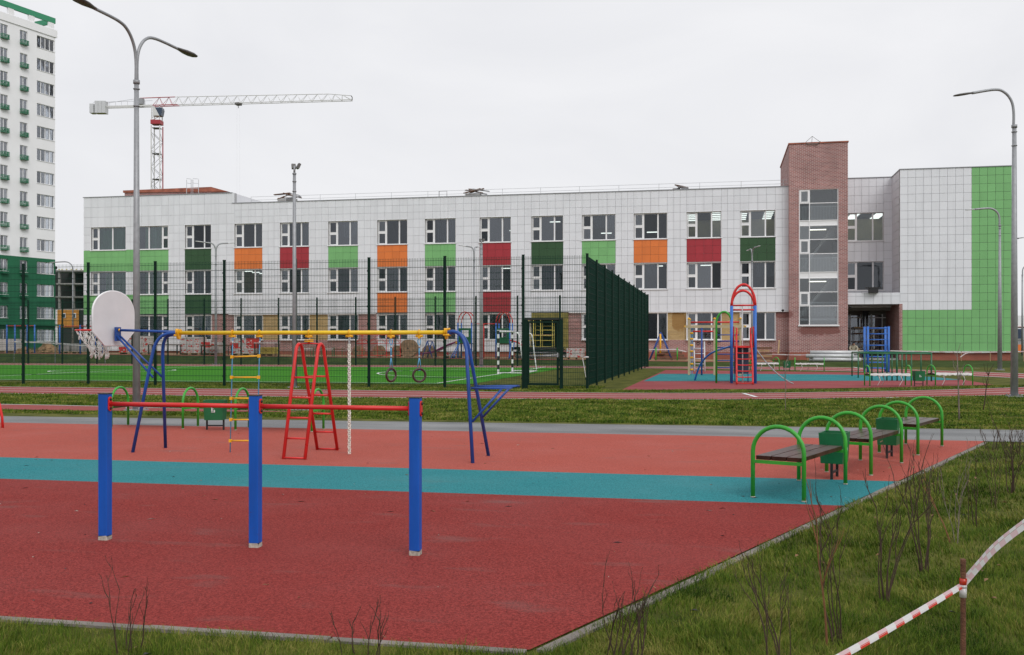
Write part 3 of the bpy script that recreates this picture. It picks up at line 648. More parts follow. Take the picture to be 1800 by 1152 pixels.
# rope ladder
a, b_ = at(408.5, 592, YB), at(456, 592, YB); yl = YB
rl = thing('rope_ladder', 'rope ladder with yellow rungs and blue ropes hanging from yellow beam', 'rope ladder', (a.x, yl, 0.05))
for e_ in (a, b_): cl = MB(); clamp(cl, e_.x); cl.build('clamp', 'yellow_plastic', rl)
for k, (p, q) in enumerate(((a, at(404.5, 797, YB)), (b_, at(452, 792, YB)))):
    mb = MB(); top = Vector((p.x, yl, 1.565)); q.y = yl
    mb.tube([top, Vector((p.x+0.012, yl, 1.53)), Vector((p.x+0.004, yl, 1.49)), q], 0.0075, 8); mb.build('rope', 'rope_blue', rl)
    st = MB(); st.tube([(p.x+0.004, yl, 1.50), (p.x+0.003, yl, 1.46)], 0.0125, 8); st.build('ferrule', 'steel', rl)
for i in range(5):
    yy = [627.5, 663.5, 700.5, 738, 775][i]; t = (yy - 592) / 205
    p, q = at(408.5 - 4*t, yy, YB), at(456 - 4.5*t, yy - (1.5 if i == 0 else 0), YB); p.y = q.y = yl
    mb = MB(); mb.tube([p, q], 0.0105, 8)
    for e_ in (p, q): mb.obox(e_, (0.034, 0.03, 0.042))
    mb.build('rung', 'yellow_plastic', rl)
# red double ladder
ld = thing('double_ladder', 'red tubular A-shaped double ladder hooked under yellow beam', 'ladder', (-5.23, YB, 0.012))
hub = at(543, 597, YB)
mb = MB(); mb.tube([hub + UZ*0.02, hub + UZ*0.06], 0.017, 8)
pts = [Vector((hub.x + (0.05+0.014*math.cos(4*2*math.pi*i/32))*math.cos(2*math.pi*i/32), hub.y + (0.05+0.014*math.cos(4*2*math.pi*i/32))*math.sin(2*math.pi*i/32), hub.z-0.012)) for i in range(32)]
mb.prism(list(reversed(pts)), (0,0,0.012)); mb.prism([p - UZ*0.02 for p in reversed(pts)], (0,0,0.012)); clamp(mb, hub.x); mb.build('hub', 'yellow_plastic', ld)
xs = [(-5.37, -5.09), (-5.37, -5.09)]
tops = [at(526, 605, YB), at(564, 605, YB)]; rails = []
for k in range(2):
    xb = (-5.375, -5.085)[k]; xt = tops[k].x; zt = tops[k].z
    fb, bb = Vector((xb, 11.73, 0.012)), Vector((xb, 12.82, 0.012)); ft, bt = Vector((xt, YB-0.12, zt-0.14)), Vector((xt, YB+0.12, zt-0.14))
    pts = [fb, ft] + [Vector((xt, YB - 0.11*math.cos(R(a_)), zt - 0.13 + 0.13*math.sin(R(a_)))) for a_ in range(15, 170, 15)] + [bt, bb]
    mb = MB(); mb.tube(pts, 0.0215, 12); mb.build('rail', 'red_tube', ld); rails.append((fb, ft, bb, bt))
for i in range(5):
    t = i / 5.15
    for s in (0, 2):
        p, q = rails[0][s].lerp(rails[0][s+1], t), rails[1][s].lerp(rails[1][s+1], t)
        if i == 0: p.z = q.z = 0.028
        mb = MB(); mb.tube([p, q], 0.0125, 8); mb.build('rung', 'red_tube', ld)
mb = MB(); mb.tube([tops[0], hub - UZ*0.05, tops[1]], 0.009, 8); mb.tube([hub - UZ*0.05, hub], 0.012, 8); mb.build('top_rod', 'red_tube', ld)
# climbing rope: plaited
rx = at(614, 592, YB).x; cr = thing('climbing_rope', 'thick plaited white climbing rope hanging from yellow beam', 'rope', (rx, YB, 0.02))
mb = MB(); clamp(mb, rx); mb.build('clamp', 'yellow_plastic', cr)
mb = MB(); mb.box(rx-0.012, rx+0.012, YB-0.004, YB+0.004, 1.43, 1.60)
for zz in (1.45, 1.49): mb.sphere((rx, YB-0.006, zz), 0.006, 6, 4)
mb.build('hanger_plate', 'steel', cr)
mb = MB(); zt, zb = 1.46, 0.03
for k in range(6):
    pts = []; n = 150; sgn = 1 if k % 2 else -1
    for i in range(n+1):
        z = zt + (zb-zt)*i/n; a_ = sgn*(2*math.pi*i/n*9) + k*2*math.pi/6; rr = 0.0145 + 0.003*math.sin(2*(2*math.pi*i/n*9) + k*math.pi)
        pts.append((rx + rr*math.cos(a_), YB + rr*math.sin(a_), z))
    mb.tube(pts, 0.0062, 5)
ro = mb.build('plaited_rope', 'rope_white', cr)
mb = MB(); mb.tube([(rx, YB, zt), (rx, YB, zb+.01)], 0.0105, 8); mb.build('core', 'wood_dark', ro)  # dark core added to paint shade into the grooves of the plait
# rings
rg = thing('gymnastic_rings', 'pair of brown gymnastic rings on blue straps under yellow beam', 'rings', (at(712,600,YB).x, YB, 1.0))
for px, ang in ((687.5, R(62)), (737, R(35))):
    x = at(px, 600, YB).x
    mb = MB(); clamp(mb, x); mb.obox((x, YB, 1.555), (0.03, 0.03, 0.04)); mb.build('clamp', 'yellow_plastic', rg)
    mb = MB(); mb.tube(arc((x, YB, 1.495), UX, UZ, 0.018, 0, 2*math.pi, 16, 0.042)[:-1], 0.006, 6, closed=True)
    mb.tube([(x, YB, 1.452), (x-0.002, YB, 1.30)], 0.0095, 8)
    dr = Vector((math.cos(ang), math.sin(ang), 0))
    mb.tube([(x, YB, 1.30), Vector((x, YB, 1.16)) + dr*0.022], 0.0055, 6); mb.tube([(x, YB, 1.30), Vector((x, YB, 1.16)) - dr*0.022], 0.0055, 6)
    mb.tube(arc((x, YB, 1.145), dr, UZ, 0.022, R(200), R(340), 8), 0.006, 6)
    st = mb.build('strap', 'rope_blue', rg)
    mb = MB(); mb.tube([(x, YB, 1.445), (x, YB, 1.415)], 0.0125, 8); mb.tube([(x, YB, 1.318), (x, YB, 1.288)], 0.0125, 8); mb.build('ferrule', 'steel', rg)
    mb = MB(); mb.tube(arc((x, YB, 1.063), dr, UZ, 0.082, 0, 2*math.pi, 28)[:-1], 0.0155, 10, closed=True); mb.build('ring', 'ring_brown', rg)

# foot of a red climbing arch at the left edge
e0 = G(5, 753.5); ca = MB()
ca.tube([e0 + UX*-1.5*(1-math.cos(R(a_)))*0.5 + UZ*1.0*math.sin(R(a_)) for a_ in range(0, 181, 12)], 0.022, 10)
solo(ca, 'climbing_arch', 'red_tube', 'red tubular arch whose foot shows at the left frame edge', 'climbing arch', (e0.x, e0.y, 0.0))

# ------------------------------------------------------------------ benches and bins
def make_bench(L, wrap=False):
    t = thing('bench')
    W, Ht = 0.49, 0.705; r = 0.0205
    for y0 in (0, L):
        pts = [(-W/2, y0, 0)] + [(-W/2*math.cos(R(a_)), y0, Ht - W/2 - r + W/2*math.sin(R(a_))) for a_ in range(0, 181, 12)] + [(W/2, y0, 0)]
        mb = MB(); mb.tube(pts, r, 12); fr = mb.build('arch_leg', 'bench_green', t)
        ft = MB()
        for sx in (-1, 1): ft.tube([(sx*W/2, y0, 0), (sx*W/2, y0, 0.012)], r*1.12, 10)
        ft.build('foot_rim', 'bare_base', fr)
        cb = MB(); cb.bar((-W/2, y0, 0.345), (W/2, y0, 0.345), 0.03, 0.03); cb.build('crossbar', 'bench_green', t)
    for k in range(3):
        mb = MB(); x0 = -0.222 + k*0.15
        mb.box(x0, x0+0.138, 0.024, L-0.024, 0.362, 0.400); mb.build('plank', 'wood_wet', t)
    if wrap:
        mb = MB(); n = 26; vs = []
        for i in range(n+1):
            yy = 0.0 + L*i/n; a = 0.235 + random.uniform(-.02,.025); lo = random.uniform(0.33, 0.365)
            vs += [(-a, yy, lo), (-a, yy, 0.40+random.uniform(0,.02)), (0, yy, 0.41+random.uniform(0,.03)), (a, yy, 0.40+random.uniform(0,.02)), (a, yy, lo)]
        mb.add(vs, [(i*5+j, i*5+j+1, i*5+j+6, i*5+j+5) for i in range(n) for j in range(4)], True)
        for q in ((0.2, 0.3), (0.24, L-0.35), (-0.23, 0.6)):
            mb.tube([(q[0], q[1], 0.38), (q[0]+0.03, q[1]+0.05, 0.2), (q[0]+0.02, q[1]-0.04, 0.03)], [0.02, 0.012, 0.008], 5)
        mb.build('film_wrap', 'plastic_wrap', t)
    return t
def bench_between(root, a1, a2, b1, b2, label, group, first=False, tree=None):
    """legs of the near arch at a1,a2 and of the far arch at b1,b2"""
    A, B = (G(*a1)+G(*a2))/2, (G(*b1)+G(*b2))/2; d = B - A; rz = math.atan2(d.y, d.x) - math.pi/2
    mid = (A+B)/2; L0 = root['L']; loc = mid - d.normalized()*L0/2; loc.z = 0.012
    if first:
        root.location = loc; root.rotation_euler = (0,0,rz); WM[root.name] = Matrix.Translation(loc) @ Matrix.Rotation(rz, 4, 'Z'); tag(root, label, 'bench', group); return root
    return copy_tree(root, loc, rz, label, group)
pb = make_bench(1.36); pb['L'] = 1.36
GB = 'green arched benches'
tb = bench_between(pb, (1323.6,876.5),(1414,884.7),(1403,846),(1487,855.5), 'nearest of three green arched benches in the right row, standing on teal stripe', GB, True)
bench_between(pb, (1454.5,831),(1533,838),(1510.5,811),(1584,817.5), 'middle bench of the right row, green arches and wet brown slats', GB)
bench_between(pb, (1546,797),(1616,802),(1590,783),(1655.6,786.7), 'farthest bench of the right row, beside the grey footpath', GB)
bench_between(pb, (199,753),(226,749),(319,756),(346,751), 'green arched bench behind leftmost blue post of the low bars', GB)
bench_between(pb, (416,758.5),(441,753),(545,761),(566,755.5), 'green arched bench behind the red double ladder', GB)
pw = make_bench(1.36, True); pw['L'] = 1.36
GW = 'film-wrapped benches'
bench_between(pw, (1518,679.5),(1536,680),(1583,679.5),(1605,680), 'white film wrapped bench in front of dark green rails, left of bin', GW, True)
bench_between(pw, (1629,678.5),(1647,679),(1691,678),(1710.5,678.5), 'white film wrapped bench right of the bin by dark green rails', GW)
bench_between(pw, (1396.5,653.8),(1404,654),(1442,654.2),(1449.5,654.4), 'distant film wrapped bench in front of the brick stair tower', GW)
bench_between(pw, (1319,653.5),(1326,654),(1362,653.3),(1370,653), 'distant film wrapped bench partly hidden behind the climbing tower', GW)
for o in (pb, pw): 
    for q in [c for c in bpy.data.objects if 'L' in c.keys()]: del q['L']

def make_bin():
    t = thing('litter_bin'); mb = MB()
    a, b_, z0, z1, s = 0.15, 0.115, 0.17, 0.50, 0.018
    vs = [(-a,-b_,z0),(a,-b_,z0),(a,b_,z0),(-a,b_,z0),(-a-s,-b_-s,z1),(a+s,-b_-s,z1),(a+s,b_+s,z1),(-a-s,b_+s,z1)]
    k = 0.012; vs += [(-a+k,-b_+k,z0+.02),(a-k,-b_+k,z0+.02),(a-k,b_-k,z0+.02),(-a+k,b_-k,z0+.02),(-a-s+k,-b_-s+k,z1),(a+s-k,-b_-s+k,z1),(a+s-k,b_+s-k,z1),(-a-s+k,b_+s-k,z1)]
    mb.add(vs, [(0,3,2,1),(0,1,5,4),(1,2,6,5),(2,3,7,6),(3,0,4,7),(8,9,10,11),(8,12,13,9),(9,13,14,10),(10,14,15,11),(11,15,12,8)] + [(4,5,13,12),(5,6,14,13),(6,7,15,14),(7,4,12,15)])
    body = mb.build('bucket', 'bin_green', t)
    pc = MB(); y0 = -b_-0.0135; 
    def q(x, z, sx, sz): 
        x, z, sx, sz = x*.6, .34+(z-.33)*.6, sx*.6, sz*.6; pc.box(x-sx/2, x+sx/2, y0-0.004, y0-0.001+0.003, z-sz/2, z+sz/2)
    q(-0.035, 0.385, 0.022, 0.022); q(-0.03, 0.345, 0.028, 0.05); q(-0.042, 0.30, 0.012, 0.045); q(-0.018, 0.30, 0.012, 0.045); q(0.0, 0.362, 0.04, 0.010); q(0.035, 0.30, 0.036, 0.045); q(0.03, 0.345, 0.012, 0.012); q(0.0, 0.262, 0.11, 0.007)
    pc.build('pictogram', 'line_white', body)
    for sx in (-1, 1):
        mb = MB(); mb.box(sx*(a-0.01)-0.013, sx*(a-0.01)+0.013, -0.013, 0.013, 0, 0.172); mb.build('stand_leg', 'black', t)
    mb = MB(); mb.box(-a+0.023, a-0.023, -0.010, 0.010, 0.06, 0.082); mb.build('stand_rung', 'black', t)
    return t
bn = make_bin(); GBN = 'dark green litter bins'
def bin_at(l1, l2, label, first=False):
    A, B = G(*l1), G(*l2); d = B - A; loc = (A+B)/2; loc.z = 0.012; rz = math.atan2(d.y, d.x)
    if first:
        bn.location = loc; bn.rotation_euler = (0,0,rz); tag(bn, label, 'litter bin', GBN); return
    copy_tree(bn, loc, rz, label, GBN)
bin_at((1455,849),(1478,836), 'dark green litter bin between the two nearest benches of the right row', True)
bin_at((1552,811),(1574,801), 'dark green litter bin beside farthest bench of the right row')
bin_at((363,757),(394,757), 'dark green litter bin between two benches behind the rope ladder')
bin_at((1606,679.5),(1624,679.5), 'dark green litter bin between two film wrapped benches')
bin_at((1377,653.5),(1389,653.5), 'distant dark green litter bin before the brick stair tower')
# ------------------------------------------------------------------ raised terrace between court and school
def TZ(x): return 0.2 + max(0.0, -x) * 0.008
tr_ = MB(); xs_t = [-160, -60, -45, -30, -15, 0, 4, 30, 120]; prof_t = [(60.9, -0.02, 0), (62.7, 1.0, 0), (140, 1.0, 0)]
vs_t = [(x, y, (TZ(max(x, -60)) * k if k > 0 else k)) for x in xs_t for (y, k, _) in prof_t]
tr_.add(vs_t, [(i*3+j, (i+1)*3+j, (i+1)*3+j+1, i*3+j+1) for i in range(len(xs_t)-1) for j in range(2)]); struct(tr_, 'terrace', 'grass_dark')
for y0_, y1_, m_, nm_, dz_ in ((63.6, 65.2, 'rubber_pink', 'service_strip', .006), (65.2, 90.0, 'dirt', 'site_ground', .004)):
    mb = MB(); xs_s = [-62, -45, -30, -15, 0, 3.5]
    mb.add([(x, y, TZ(x) + dz_) for x in xs_s for y in (y0_, y1_)], [(2*i, 2*i+2, 2*i+3, 2*i+1) for i in range(len(xs_s)-1)]); struct(mb, nm_, m_)
def T(px, Y=66.0):
    p = PY(px, 600, Y); p.z = 0.0; return p
def lift(t): t.location.z += TZ(t.location.x); return t

# ------------------------------------------------------------------ court fences
FH = 4.2; FY0, FY1, FX = 30.7, 58.2, -3.97; STEP = 2.55
def wire_panel(name, w, z0, z1):
    mb = MB(); nv = int(w / 0.053)
    def wire(p, q, r):
        p, q = Vector(p), Vector(q); d = (q-p).normalized(); u = UY; v = d.cross(u)
        vs = [e_ + (u*math.cos(a_) + v*math.sin(a_))*r for e_ in (p, q) for a_ in (0, 2.0944, 4.1888)]
        mb.add(vs, [(0,1,4,3),(1,2,5,4),(2,0,3,5)])
    for i in range(nv + 1):
        x = w * i / nv; wire((x, 0, z0), (x, 0, z1), 0.0050)
    nh = int((z1 - z0) / 0.205)
    for i in range(nh + 1):
        z = z0 + 0.03 + (z1 - z0 - 0.12) * i / nh
        for yy in (-0.007, 0.007): wire((0, yy, z), (w, yy, z), 0.0062)
    me_o = mb.build(name, 'fence_wire'); return me_o
proto = wire_panel('mesh_panel', STEP - 0.02, 0.10, FH - 0.03)
pmesh = proto.data
def post_mesh(h, w=0.04, d=0.03):
    mb = MB(); mb.box(-w, w, -d, d, 0, h); mb.box(-w-0.004, w+0.004, -d-0.004, d+0.004, h, h+0.02)
    for i in range(7): mb.box(w, w+0.022, -0.02, 0.02, 0.3+i*h/7.3, 0.36+i*h/7.3)
    return mb
ptmp = post_mesh(FH).build('post', 'fence_green'); postmesh = ptmp.data
bpy.data.objects.remove(proto); bpy.data.objects.remove(ptmp)
def child(name, mesh, parent, loc, rz=0.0, kind=None):
    o = bpy.data.objects.new(name, mesh); COL.objects.link(o); o.parent = parent; o.location = loc; o.rotation_euler = (0,0,rz)
    if kind: o['kind'] = kind
    return o
def fence(name, label, loc, rz, n, step, skip=(), side=-0.035):
    t = thing(name, label, 'fence', loc, rz)
    for i in range(n + 1): child('post', postmesh, t, (i*step, 0, 0))
    for i in range(n):
        if i in skip: continue
        c = child('mesh_panel', pmesh, t, (i*step + 0.01, side, 0), 0, 'stuff'); c.scale.x = (step-0.02)/(STEP-0.02)
    return t
ff = fence('court_fence', 'tall dark green wire mesh fence along the near side of the football court', (-5.99, FY0, 0), math.pi, 12, STEP)
# last bay of the front fence: gate bay, mesh above the gate, narrow mesh to the corner post
child('post', postmesh, ff, (-(FX + 5.99), 0, 0))
GX0, GX1, GH = -5.86, -4.86, 2.13
gp = post_mesh(2.16, 0.05, 0.05).build('gate_post', 'fence_green')
gpm = gp.data; bpy.data.objects.remove(gp)
child('gate_post', gpm, ff, (-(-4.78 + 5.99), 0, 0)); child('gate_post', gpm, ff, (-(-5.90 + 5.99), 0, 0))
def local_panel(parent, x0, x1, z0, z1):
    o = wire_panel('mesh_panel', x1 - x0, z0, z1); me = o.data; bpy.data.objects.remove(o)
    return child('mesh_panel', me, parent, (-(x0 + 5.99), 0.03, 0), math.pi, 'stuff')
local_panel(ff, -5.97, -3.99, 2.2, FH - 0.03); local_panel(ff, -4.72, -3.99, 0.1, 2.18)
gt = thing('court_gate', 'dark green framed wire mesh gate standing in the court fence', 'gate', (GX0, FY0, 0))
mb = MB()
mb.box(GX0, GX0+0.06, FY0-.025, FY0+.025, 0.12, GH); mb.box(GX1-0.06, GX1, FY0-.025, FY0+.025, 0.12, GH)
mb.box(GX0+0.06, GX1-0.06, FY0-.024, FY0+.024, 0.12, 0.19); mb.box(GX0+0.06, GX1-0.06, FY0-.024, FY0+.024, GH-0.06, GH); mb.build('gate_frame', 'fence_green', gt)
o = wire_panel('mesh_infill', GX1-GX0-0.13, 0.19, GH-0.06); me = o.data; bpy.data.objects.remove(o); child('mesh_infill', me, gt, (0.065, 0, 0), 0, 'stuff')
mb = MB(); mb.box(GX1-0.05, GX1-0.01, FY0-.06, FY0-.03, 1.0, 1.14); mb.bar((GX1-0.03, FY0-.06, 1.08), (GX1-0.13, FY0-.07, 1.08), 0.018); mb.build('lock_box', 'galvanised', gt)
fs = fence('court_fence', 'dark green wire mesh fence running back along the right side of the court', (FX, FY0 + 0.001, 0), math.pi/2, 11, 2.5, (), 0.035)
fence('court_fence', 'dark green wire mesh fence along the far side of the football court', (FX - 0.08, FY1 + 0.03, 0), math.pi, 20, STEP)
mb = MB(); c = at(1031, 628, FY0 - 0.05)
mb.tube([c, c + Vector((-0.12, -0.02, -0.03)), c + Vector((-0.06, -0.03, -0.35)), c + Vector((-0.02, -0.02, -0.62))], [0.02, 0.012, 0.012, 0.008], 5); mb.sphere(c, 0.05, 6, 4, (1.6, .6, .6))
solo(mb, 'tape_scrap', 'tape_white', 'scrap of pale tape tied to the corner post of court fence', 'tape', c)

# ------------------------------------------------------------------ football goal
gx, gy0, gy1 = -9.78, 44.2, 47.4
go = thing('football_goal', 'football goal with black and white striped posts and white back frame', 'goal', (gx, gy0, 0.01))
for y in (gy0, gy1):
    p0 = None
    mb = MB(); mb.box(gx-.04, gx+.04, y-.04, y+.04, 0.01, 2.0); ps = mb.build('goal_post', 'white_frame', go)
    for i in range(5):
        b2 = MB(); b2.box(gx-.042, gx+.042, y-.042, y+.042, 0.22+i*0.4, 0.42+i*0.4 - (0.0 if i < 4 else 0.04)); b2.build('black_band', 'black', ps)
    mb = MB(); mb.tube(smooth_path([(gx, y, 1.92), (gx+0.55, y, 1.92), (gx+0.85, y, 1.88), (gx+0.98, y, 1.70), (gx+1.08, y, 0.9), (gx+1.2, y, 0.06)], 5) + [(gx, y, 0.06)], 0.026, 8); mb.build('side_frame', 'white_frame', go)
mb = MB(); mb.box(gx-.04, gx+.04, gy0, gy1, 1.93, 2.01); mb.build('crossbar', 'white_frame', go)
mb = MB(); mb.tube([(gx+1.2, gy0, 0.06), (gx+1.2, gy1, 0.06)], 0.024, 8); mb.build('back_bar', 'white_frame', go)

# ------------------------------------------------------------------ lamps and masts
def lamp_head(p, d, L=0.56, k_=1.0):
    """flat cobra head, from neck p along d"""
    d = Vector(d).normalized(); s = d.cross(UZ).normalized(); u = s.cross(d); mb = MB(); vs = []
    prof = [(0, .035, .03), (.18, .055, .038), (.42, .10, .045), (.72, .115, .042), (.92, .08, .03), (1, .025, .012)]
    for t, w_, h_ in [(t, w_*k_, h_*k_) for t, w_, h_ in prof]:
        for a_ in range(8):
            q = 2*math.pi*a_/8; vs.append(p + d*L*t + s*math.cos(q)*w_ + u*(math.sin(q)*h_ if math.sin(q) > 0 else math.sin(q)*h_*0.7))
    mb.add(vs, [(i*8+j, i*8+(j+1) % 8, (i+1)*8+(j+1) % 8, (i+1)*8+j) for i in range(5) for j in range(8)], True)
    mb.f.append(list(range(8))); mb.sm.append(False); mb.mi.append(0); mb.f.append(list(range(40, 48))); mb.sm.append(False); mb.mi.append(0)
    return mb
def street_lamp(base, hp, arms, label, rbase=0.075, rtop=0.045, arm_h=1.0, light='lamp_dark', arm_r=0.03, reach=1.7, rise=0.12, head=0.56):
    t = thing('street_lamp', label, 'street lamp', (base.x, base.y, 0), 0, 'grey street lamps')
    b0 = Vector((base.x, base.y, 0))
    mb = MB(); mb.tube([b0, b0 + UZ*hp], [rbase, rtop], 8); mb.build('pole', 'galvanised', t)
    mb = MB(); mb.box(b0.x-.19, b0.x+.19, b0.y-.19, b0.y+.19, 0.0, 0.03)
    for sx in (-1,1):
        for sy in (-1,1): mb.tube([b0 + Vector((sx*.15, sy*.15, .03)), b0 + Vector((sx*.15, sy*.15, .08))], 0.014, 6)
    mb.build('base_plate', 'galvanised', t)
    for z0_, z1_ in ((-.06, .02), (-.55, -.53), (-.18, -.16)): mb = MB(); mb.tube([b0 + UZ*(hp+z0_), b0 + UZ*(hp+z1_)], rtop+0.021, 8); mb.build('collar', 'galvanised', t)
    for a_ in arms:
        d = Vector((a_[0], a_[1], 0)).normalized(); o = d*0.02
        pts = [b0 + o + UZ*hp, b0 + o + UZ*(hp+arm_h*0.40), b0 + d*0.07*reach + UZ*(hp+arm_h*0.70), b0 + d*0.22*reach + UZ*(hp+arm_h*0.93), b0 + d*0.45*reach + UZ*(hp+arm_h*1.02), b0 + d*reach + UZ*(hp+arm_h*(1.02+rise))]
        mb = MB(); mb.tube(smooth_path(pts, 6), arm_r, 8); ar = mb.build('arm', 'galvanised', t)
        dd = (pts[-1] - pts[-2]).normalized(); hd = lamp_head(pts[-1] - dd*0.05, dd, head, 0.85*head/0.56); h_o = hd.build('lamp_head', light, t)
    return t
b0 = G(240, 722); right = Vector((C_, S_)); fwd = Vector((-S_, C_))
street_lamp(b0, 7.12, [0.30*right + 0.95*fwd, -0.22*right - 0.97*fwd], 'tall two-armed street lamp behind the backboard, nearest on the left', 0.085, 0.05, 1.08, 'lamp_dark', 0.034, 1.45, 0.0, 0.74)
b0 = G(1783, 698); street_lamp(b0, 7.3, [-1*right], 'tall single-arm street lamp at right edge, standing on the running track verge', 0.10, 0.055, 0.95, 'lamp_dark', 0.036, 1.14, -0.10)
b0 = G(1757.5, 651); street_lamp(b0, 7.5, [-1*right], 'single-arm street lamp in front of green end of school wall', 0.12, 0.055, 0.85, 'galvanised_light', 0.05, 1.3, -0.06)
b0 = G(1768, 638); street_lamp(b0, 7.6, [0.25*right - fwd, fwd], 'slim far street lamp just left of the tall right-hand lamp', 0.10, 0.055, 0.9, 'galvanised_light', 0.05, 1.2, 0.0)
b0 = G(1322, 640); street_lamp(b0, 6.8, [fwd + 0.05*right, -fwd + 0.05*right], 'slim street lamp seen end-on behind the climbing tower arches', 0.09, 0.05, 0.8, 'galvanised_light', 0.045, 1.2, 0.0)
b0 = G(379.5, 641.5); street_lamp(b0, 6.9, [-1*right - 0.4*fwd, right + 0.5*fwd], 'far two-armed street lamp before left part of school', 0.09, 0.05, 0.8, 'galvanised_light', 0.045, 0.75, 0.05)
b0 = G(833.5, 640); street_lamp(b0, 6.9, [-1*right, 0.35*right + fwd], 'far street lamp behind the court, between red and green wall panels', 0.08, 0.05, 0.8, 'galvanised_light', 0.045, 0.55, 0.05)
b0 = P(128, 600, 88); street_lamp(b0, 7.6, [-1*right], 'thin distant street lamp between green tower block and school', 0.10, 0.06, 0.9, 'galvanised_light', 0.05, 1.6, -0.05)
b0 = P(1797, 600, 90); street_lamp(b0, 7.5, [right], 'thin distant street lamp at extreme right edge', 0.10, 0.06, 0.9, 'galvanised_light', 0.05, 1.6, 0.0)
def flood_mast(base, h, label, r0=0.075, r1=0.05):
    b0 = Vector((base.x, base.y, 0)); t = thing('floodlight_mast', label, 'floodlight', b0, 0, 'court floodlight masts')
    mb = MB(); mb.tube([b0, b0+UZ*h], [r0, r1], 10); mb.build('pole', 'galvanised', t)
    mb = MB(); mb.box(b0.x-.16, b0.x+.16, b0.y-.16, b0.y+.16, 0, 0.03); mb.build('base_plate', 'galvanised', t)
    mb = MB()
    mb.tube([b0+UZ*h, b0+UZ*(h+0.22)], 0.035, 8); mb.build('top_stub', 'galvanised', t)
    for z in (h-0.05, h-0.3, h-0.62): mb = MB(); mb.tube([b0+UZ*z, b0+UZ*(z+0.03)], r1+0.02, 8); mb.build('collar', 'galvanised', t)
    for d, w_ in ((Vector((0.75, 0.55, 0)), 0.20), (Vector((-0.55, 0.8, 0)), 0.13)):
        d = d.normalized(); c = b0 + UZ*(h+0.22) + d*0.13; ax = d.cross(UZ); f_ = (d*0.8 - UZ*0.35).normalized(); u = ax.cross(f_)
        mb = MB(); mb.obox(c, (w_, 0.08, 0.17), Matrix((ax, f_, u)).transposed()); hd = mb.build('floodlight', 'lamp_dark', t)
        mb = MB(); mb.obox(c + f_*0.044, (w_*0.86, 0.01, 0.14), Matrix((ax, f_, u)).transposed()); mb.build('lens', 'steel', hd)
        mb = MB(); mb.bar(b0+UZ*(h+0.2), c, 0.03); mb.build('bracket', 'galvanised', t)
flood_mast(G(517.5, 681.5), 6.95, 'slim floodlight mast standing at the near court fence')
flood_mast(G(846, 645), 7.2, 'far floodlight mast at the back of the court beside the goal', 0.12, 0.08)

# ------------------------------------------------------------------ right-hand playground
ct = thing('climbing_tower', 'blue and red climbing tower with red arches, ladder and platform', 'climbing frame', G(1306, 674))
def tub(name, m, pts, r, n=8, parent=None):
    mb = MB(); mb.tube(pts, r, n); return mb.build(name, m, parent)
YT0, YT1 = G(1286.4, 674.6).y, G(1286.4, 674.6).y + 1.0
xa, xb = XY(1286.2, YT0), XY(1327.8, YT0)
for yy, xr, ht in ((YT0, xb, 3.5), (YT1, xb, 3.33)):
    for x in (xa, xr):
        mb = MB(); mb.tube([(x, yy, 0.01), (x, yy, 2.75)], 0.05, 10); mb.build('post', 'blue_bright', ct)
    cx_ = (xa+xr)/2; rr = (xr-xa)/2
    tub('arch', 'red_tube', arc((cx_, yy, 2.75), UX*-1, UZ, rr, 0, math.pi, 18, ht-2.75), 0.045, 8, ct)
mb = MB(); mb.box(xa, xb, YT0, YT1, 1.28, 1.34); mb.build('platform', 'red_tube', ct)
for z in (2.62, 2.78): tub('top_bar', 'red_tube', [(xa, YT0+0.5, z), (xb, YT0+0.5, z)], 0.03, 8, ct)
tub('fire_pole', 'galvanised_light', [((xa+xb)/2 - 0.03, YT0+0.5, 2.75), ((xa+xb)/2 - 0.03, YT0-0.05, 0.02)], 0.022, 8, ct)
for sx, x in ((1, xa+0.06), (-1, xb-0.06)):
    mb = MB(); mb.tube([(x, YT0, 1.34), (x, YT0, 2.02), (x+sx*0.11, YT0-0.10, 1.96), (x+sx*0.11, YT0-0.10, 1.30)], 0.028, 8)
    mb.box(x-0.012, x+0.012, YT0, YT1, 1.34, 2.0); mb.build('side_panel', 'red_tube', ct)
    x2 = XY(1295 if sx == 1 else 1323.2, YT0-0.9)
    tub('stair_rail', 'red_tube', smooth_path([(x+sx*0.09, YT0-0.08, 1.75), (x+sx*0.10, YT0-0.2, 1.45), (x2, YT0-0.55, 0.9), (x2, YT0-1.0, 0.02)], 6), 0.032, 8, ct)
xl, xr_ = XY(1295, YT0-0.9), XY(1323.2, YT0-0.9)
for i in range(7):
    z = 0.06 + i*0.205; yy = YT0 - 1.0 + 0.11*i + (0.1 if i > 4 else 0)
    tub('stair_rung', 'red_tube', smooth_path([(xl, yy, z+0.05), (xl+0.06, yy, z), (xr_-0.06, yy, z), (xr_, yy, z+0.05)], 4), 0.02, 6, ct)
mb = MB(); s0, s1 = XY(1291, YT1), XY(1316, YT1)
mb.prism([(s0, YT1, 1.30), (s1, YT1, 1.30), (s1, YT1+1.6, 0.32), (s0, YT1+1.6, 0.32)], (0, 0, -0.05)); mb.box(s0, s0+0.03, YT1, YT1+0.4, 0.3, 1.3)
mb.box(s0, s1, YT1+0.02, YT1+0.05, 0.33, 1.28); mb.build('slide_back', 'cab_blue', ct)
for x in (s0+0.02, s1-0.02): tub('slide_leg', 'blue_tube', [(x, YT1+0.1, 0.4), (x, YT1+0.1, 0.01)], 0.02, 6, ct)
gx1 = XY(1259.2, YT0)
tub('green_arch', 'bench_green', [(gx1, YT0, 0.01)] + arc(((gx1+xa)/2, YT0, 2.12), UX*-1, UZ, (xa-gx1)/2, 0, math.pi, 14, 0.42), 0.036, 8, ct)
q0 = G(1221, 669.5)
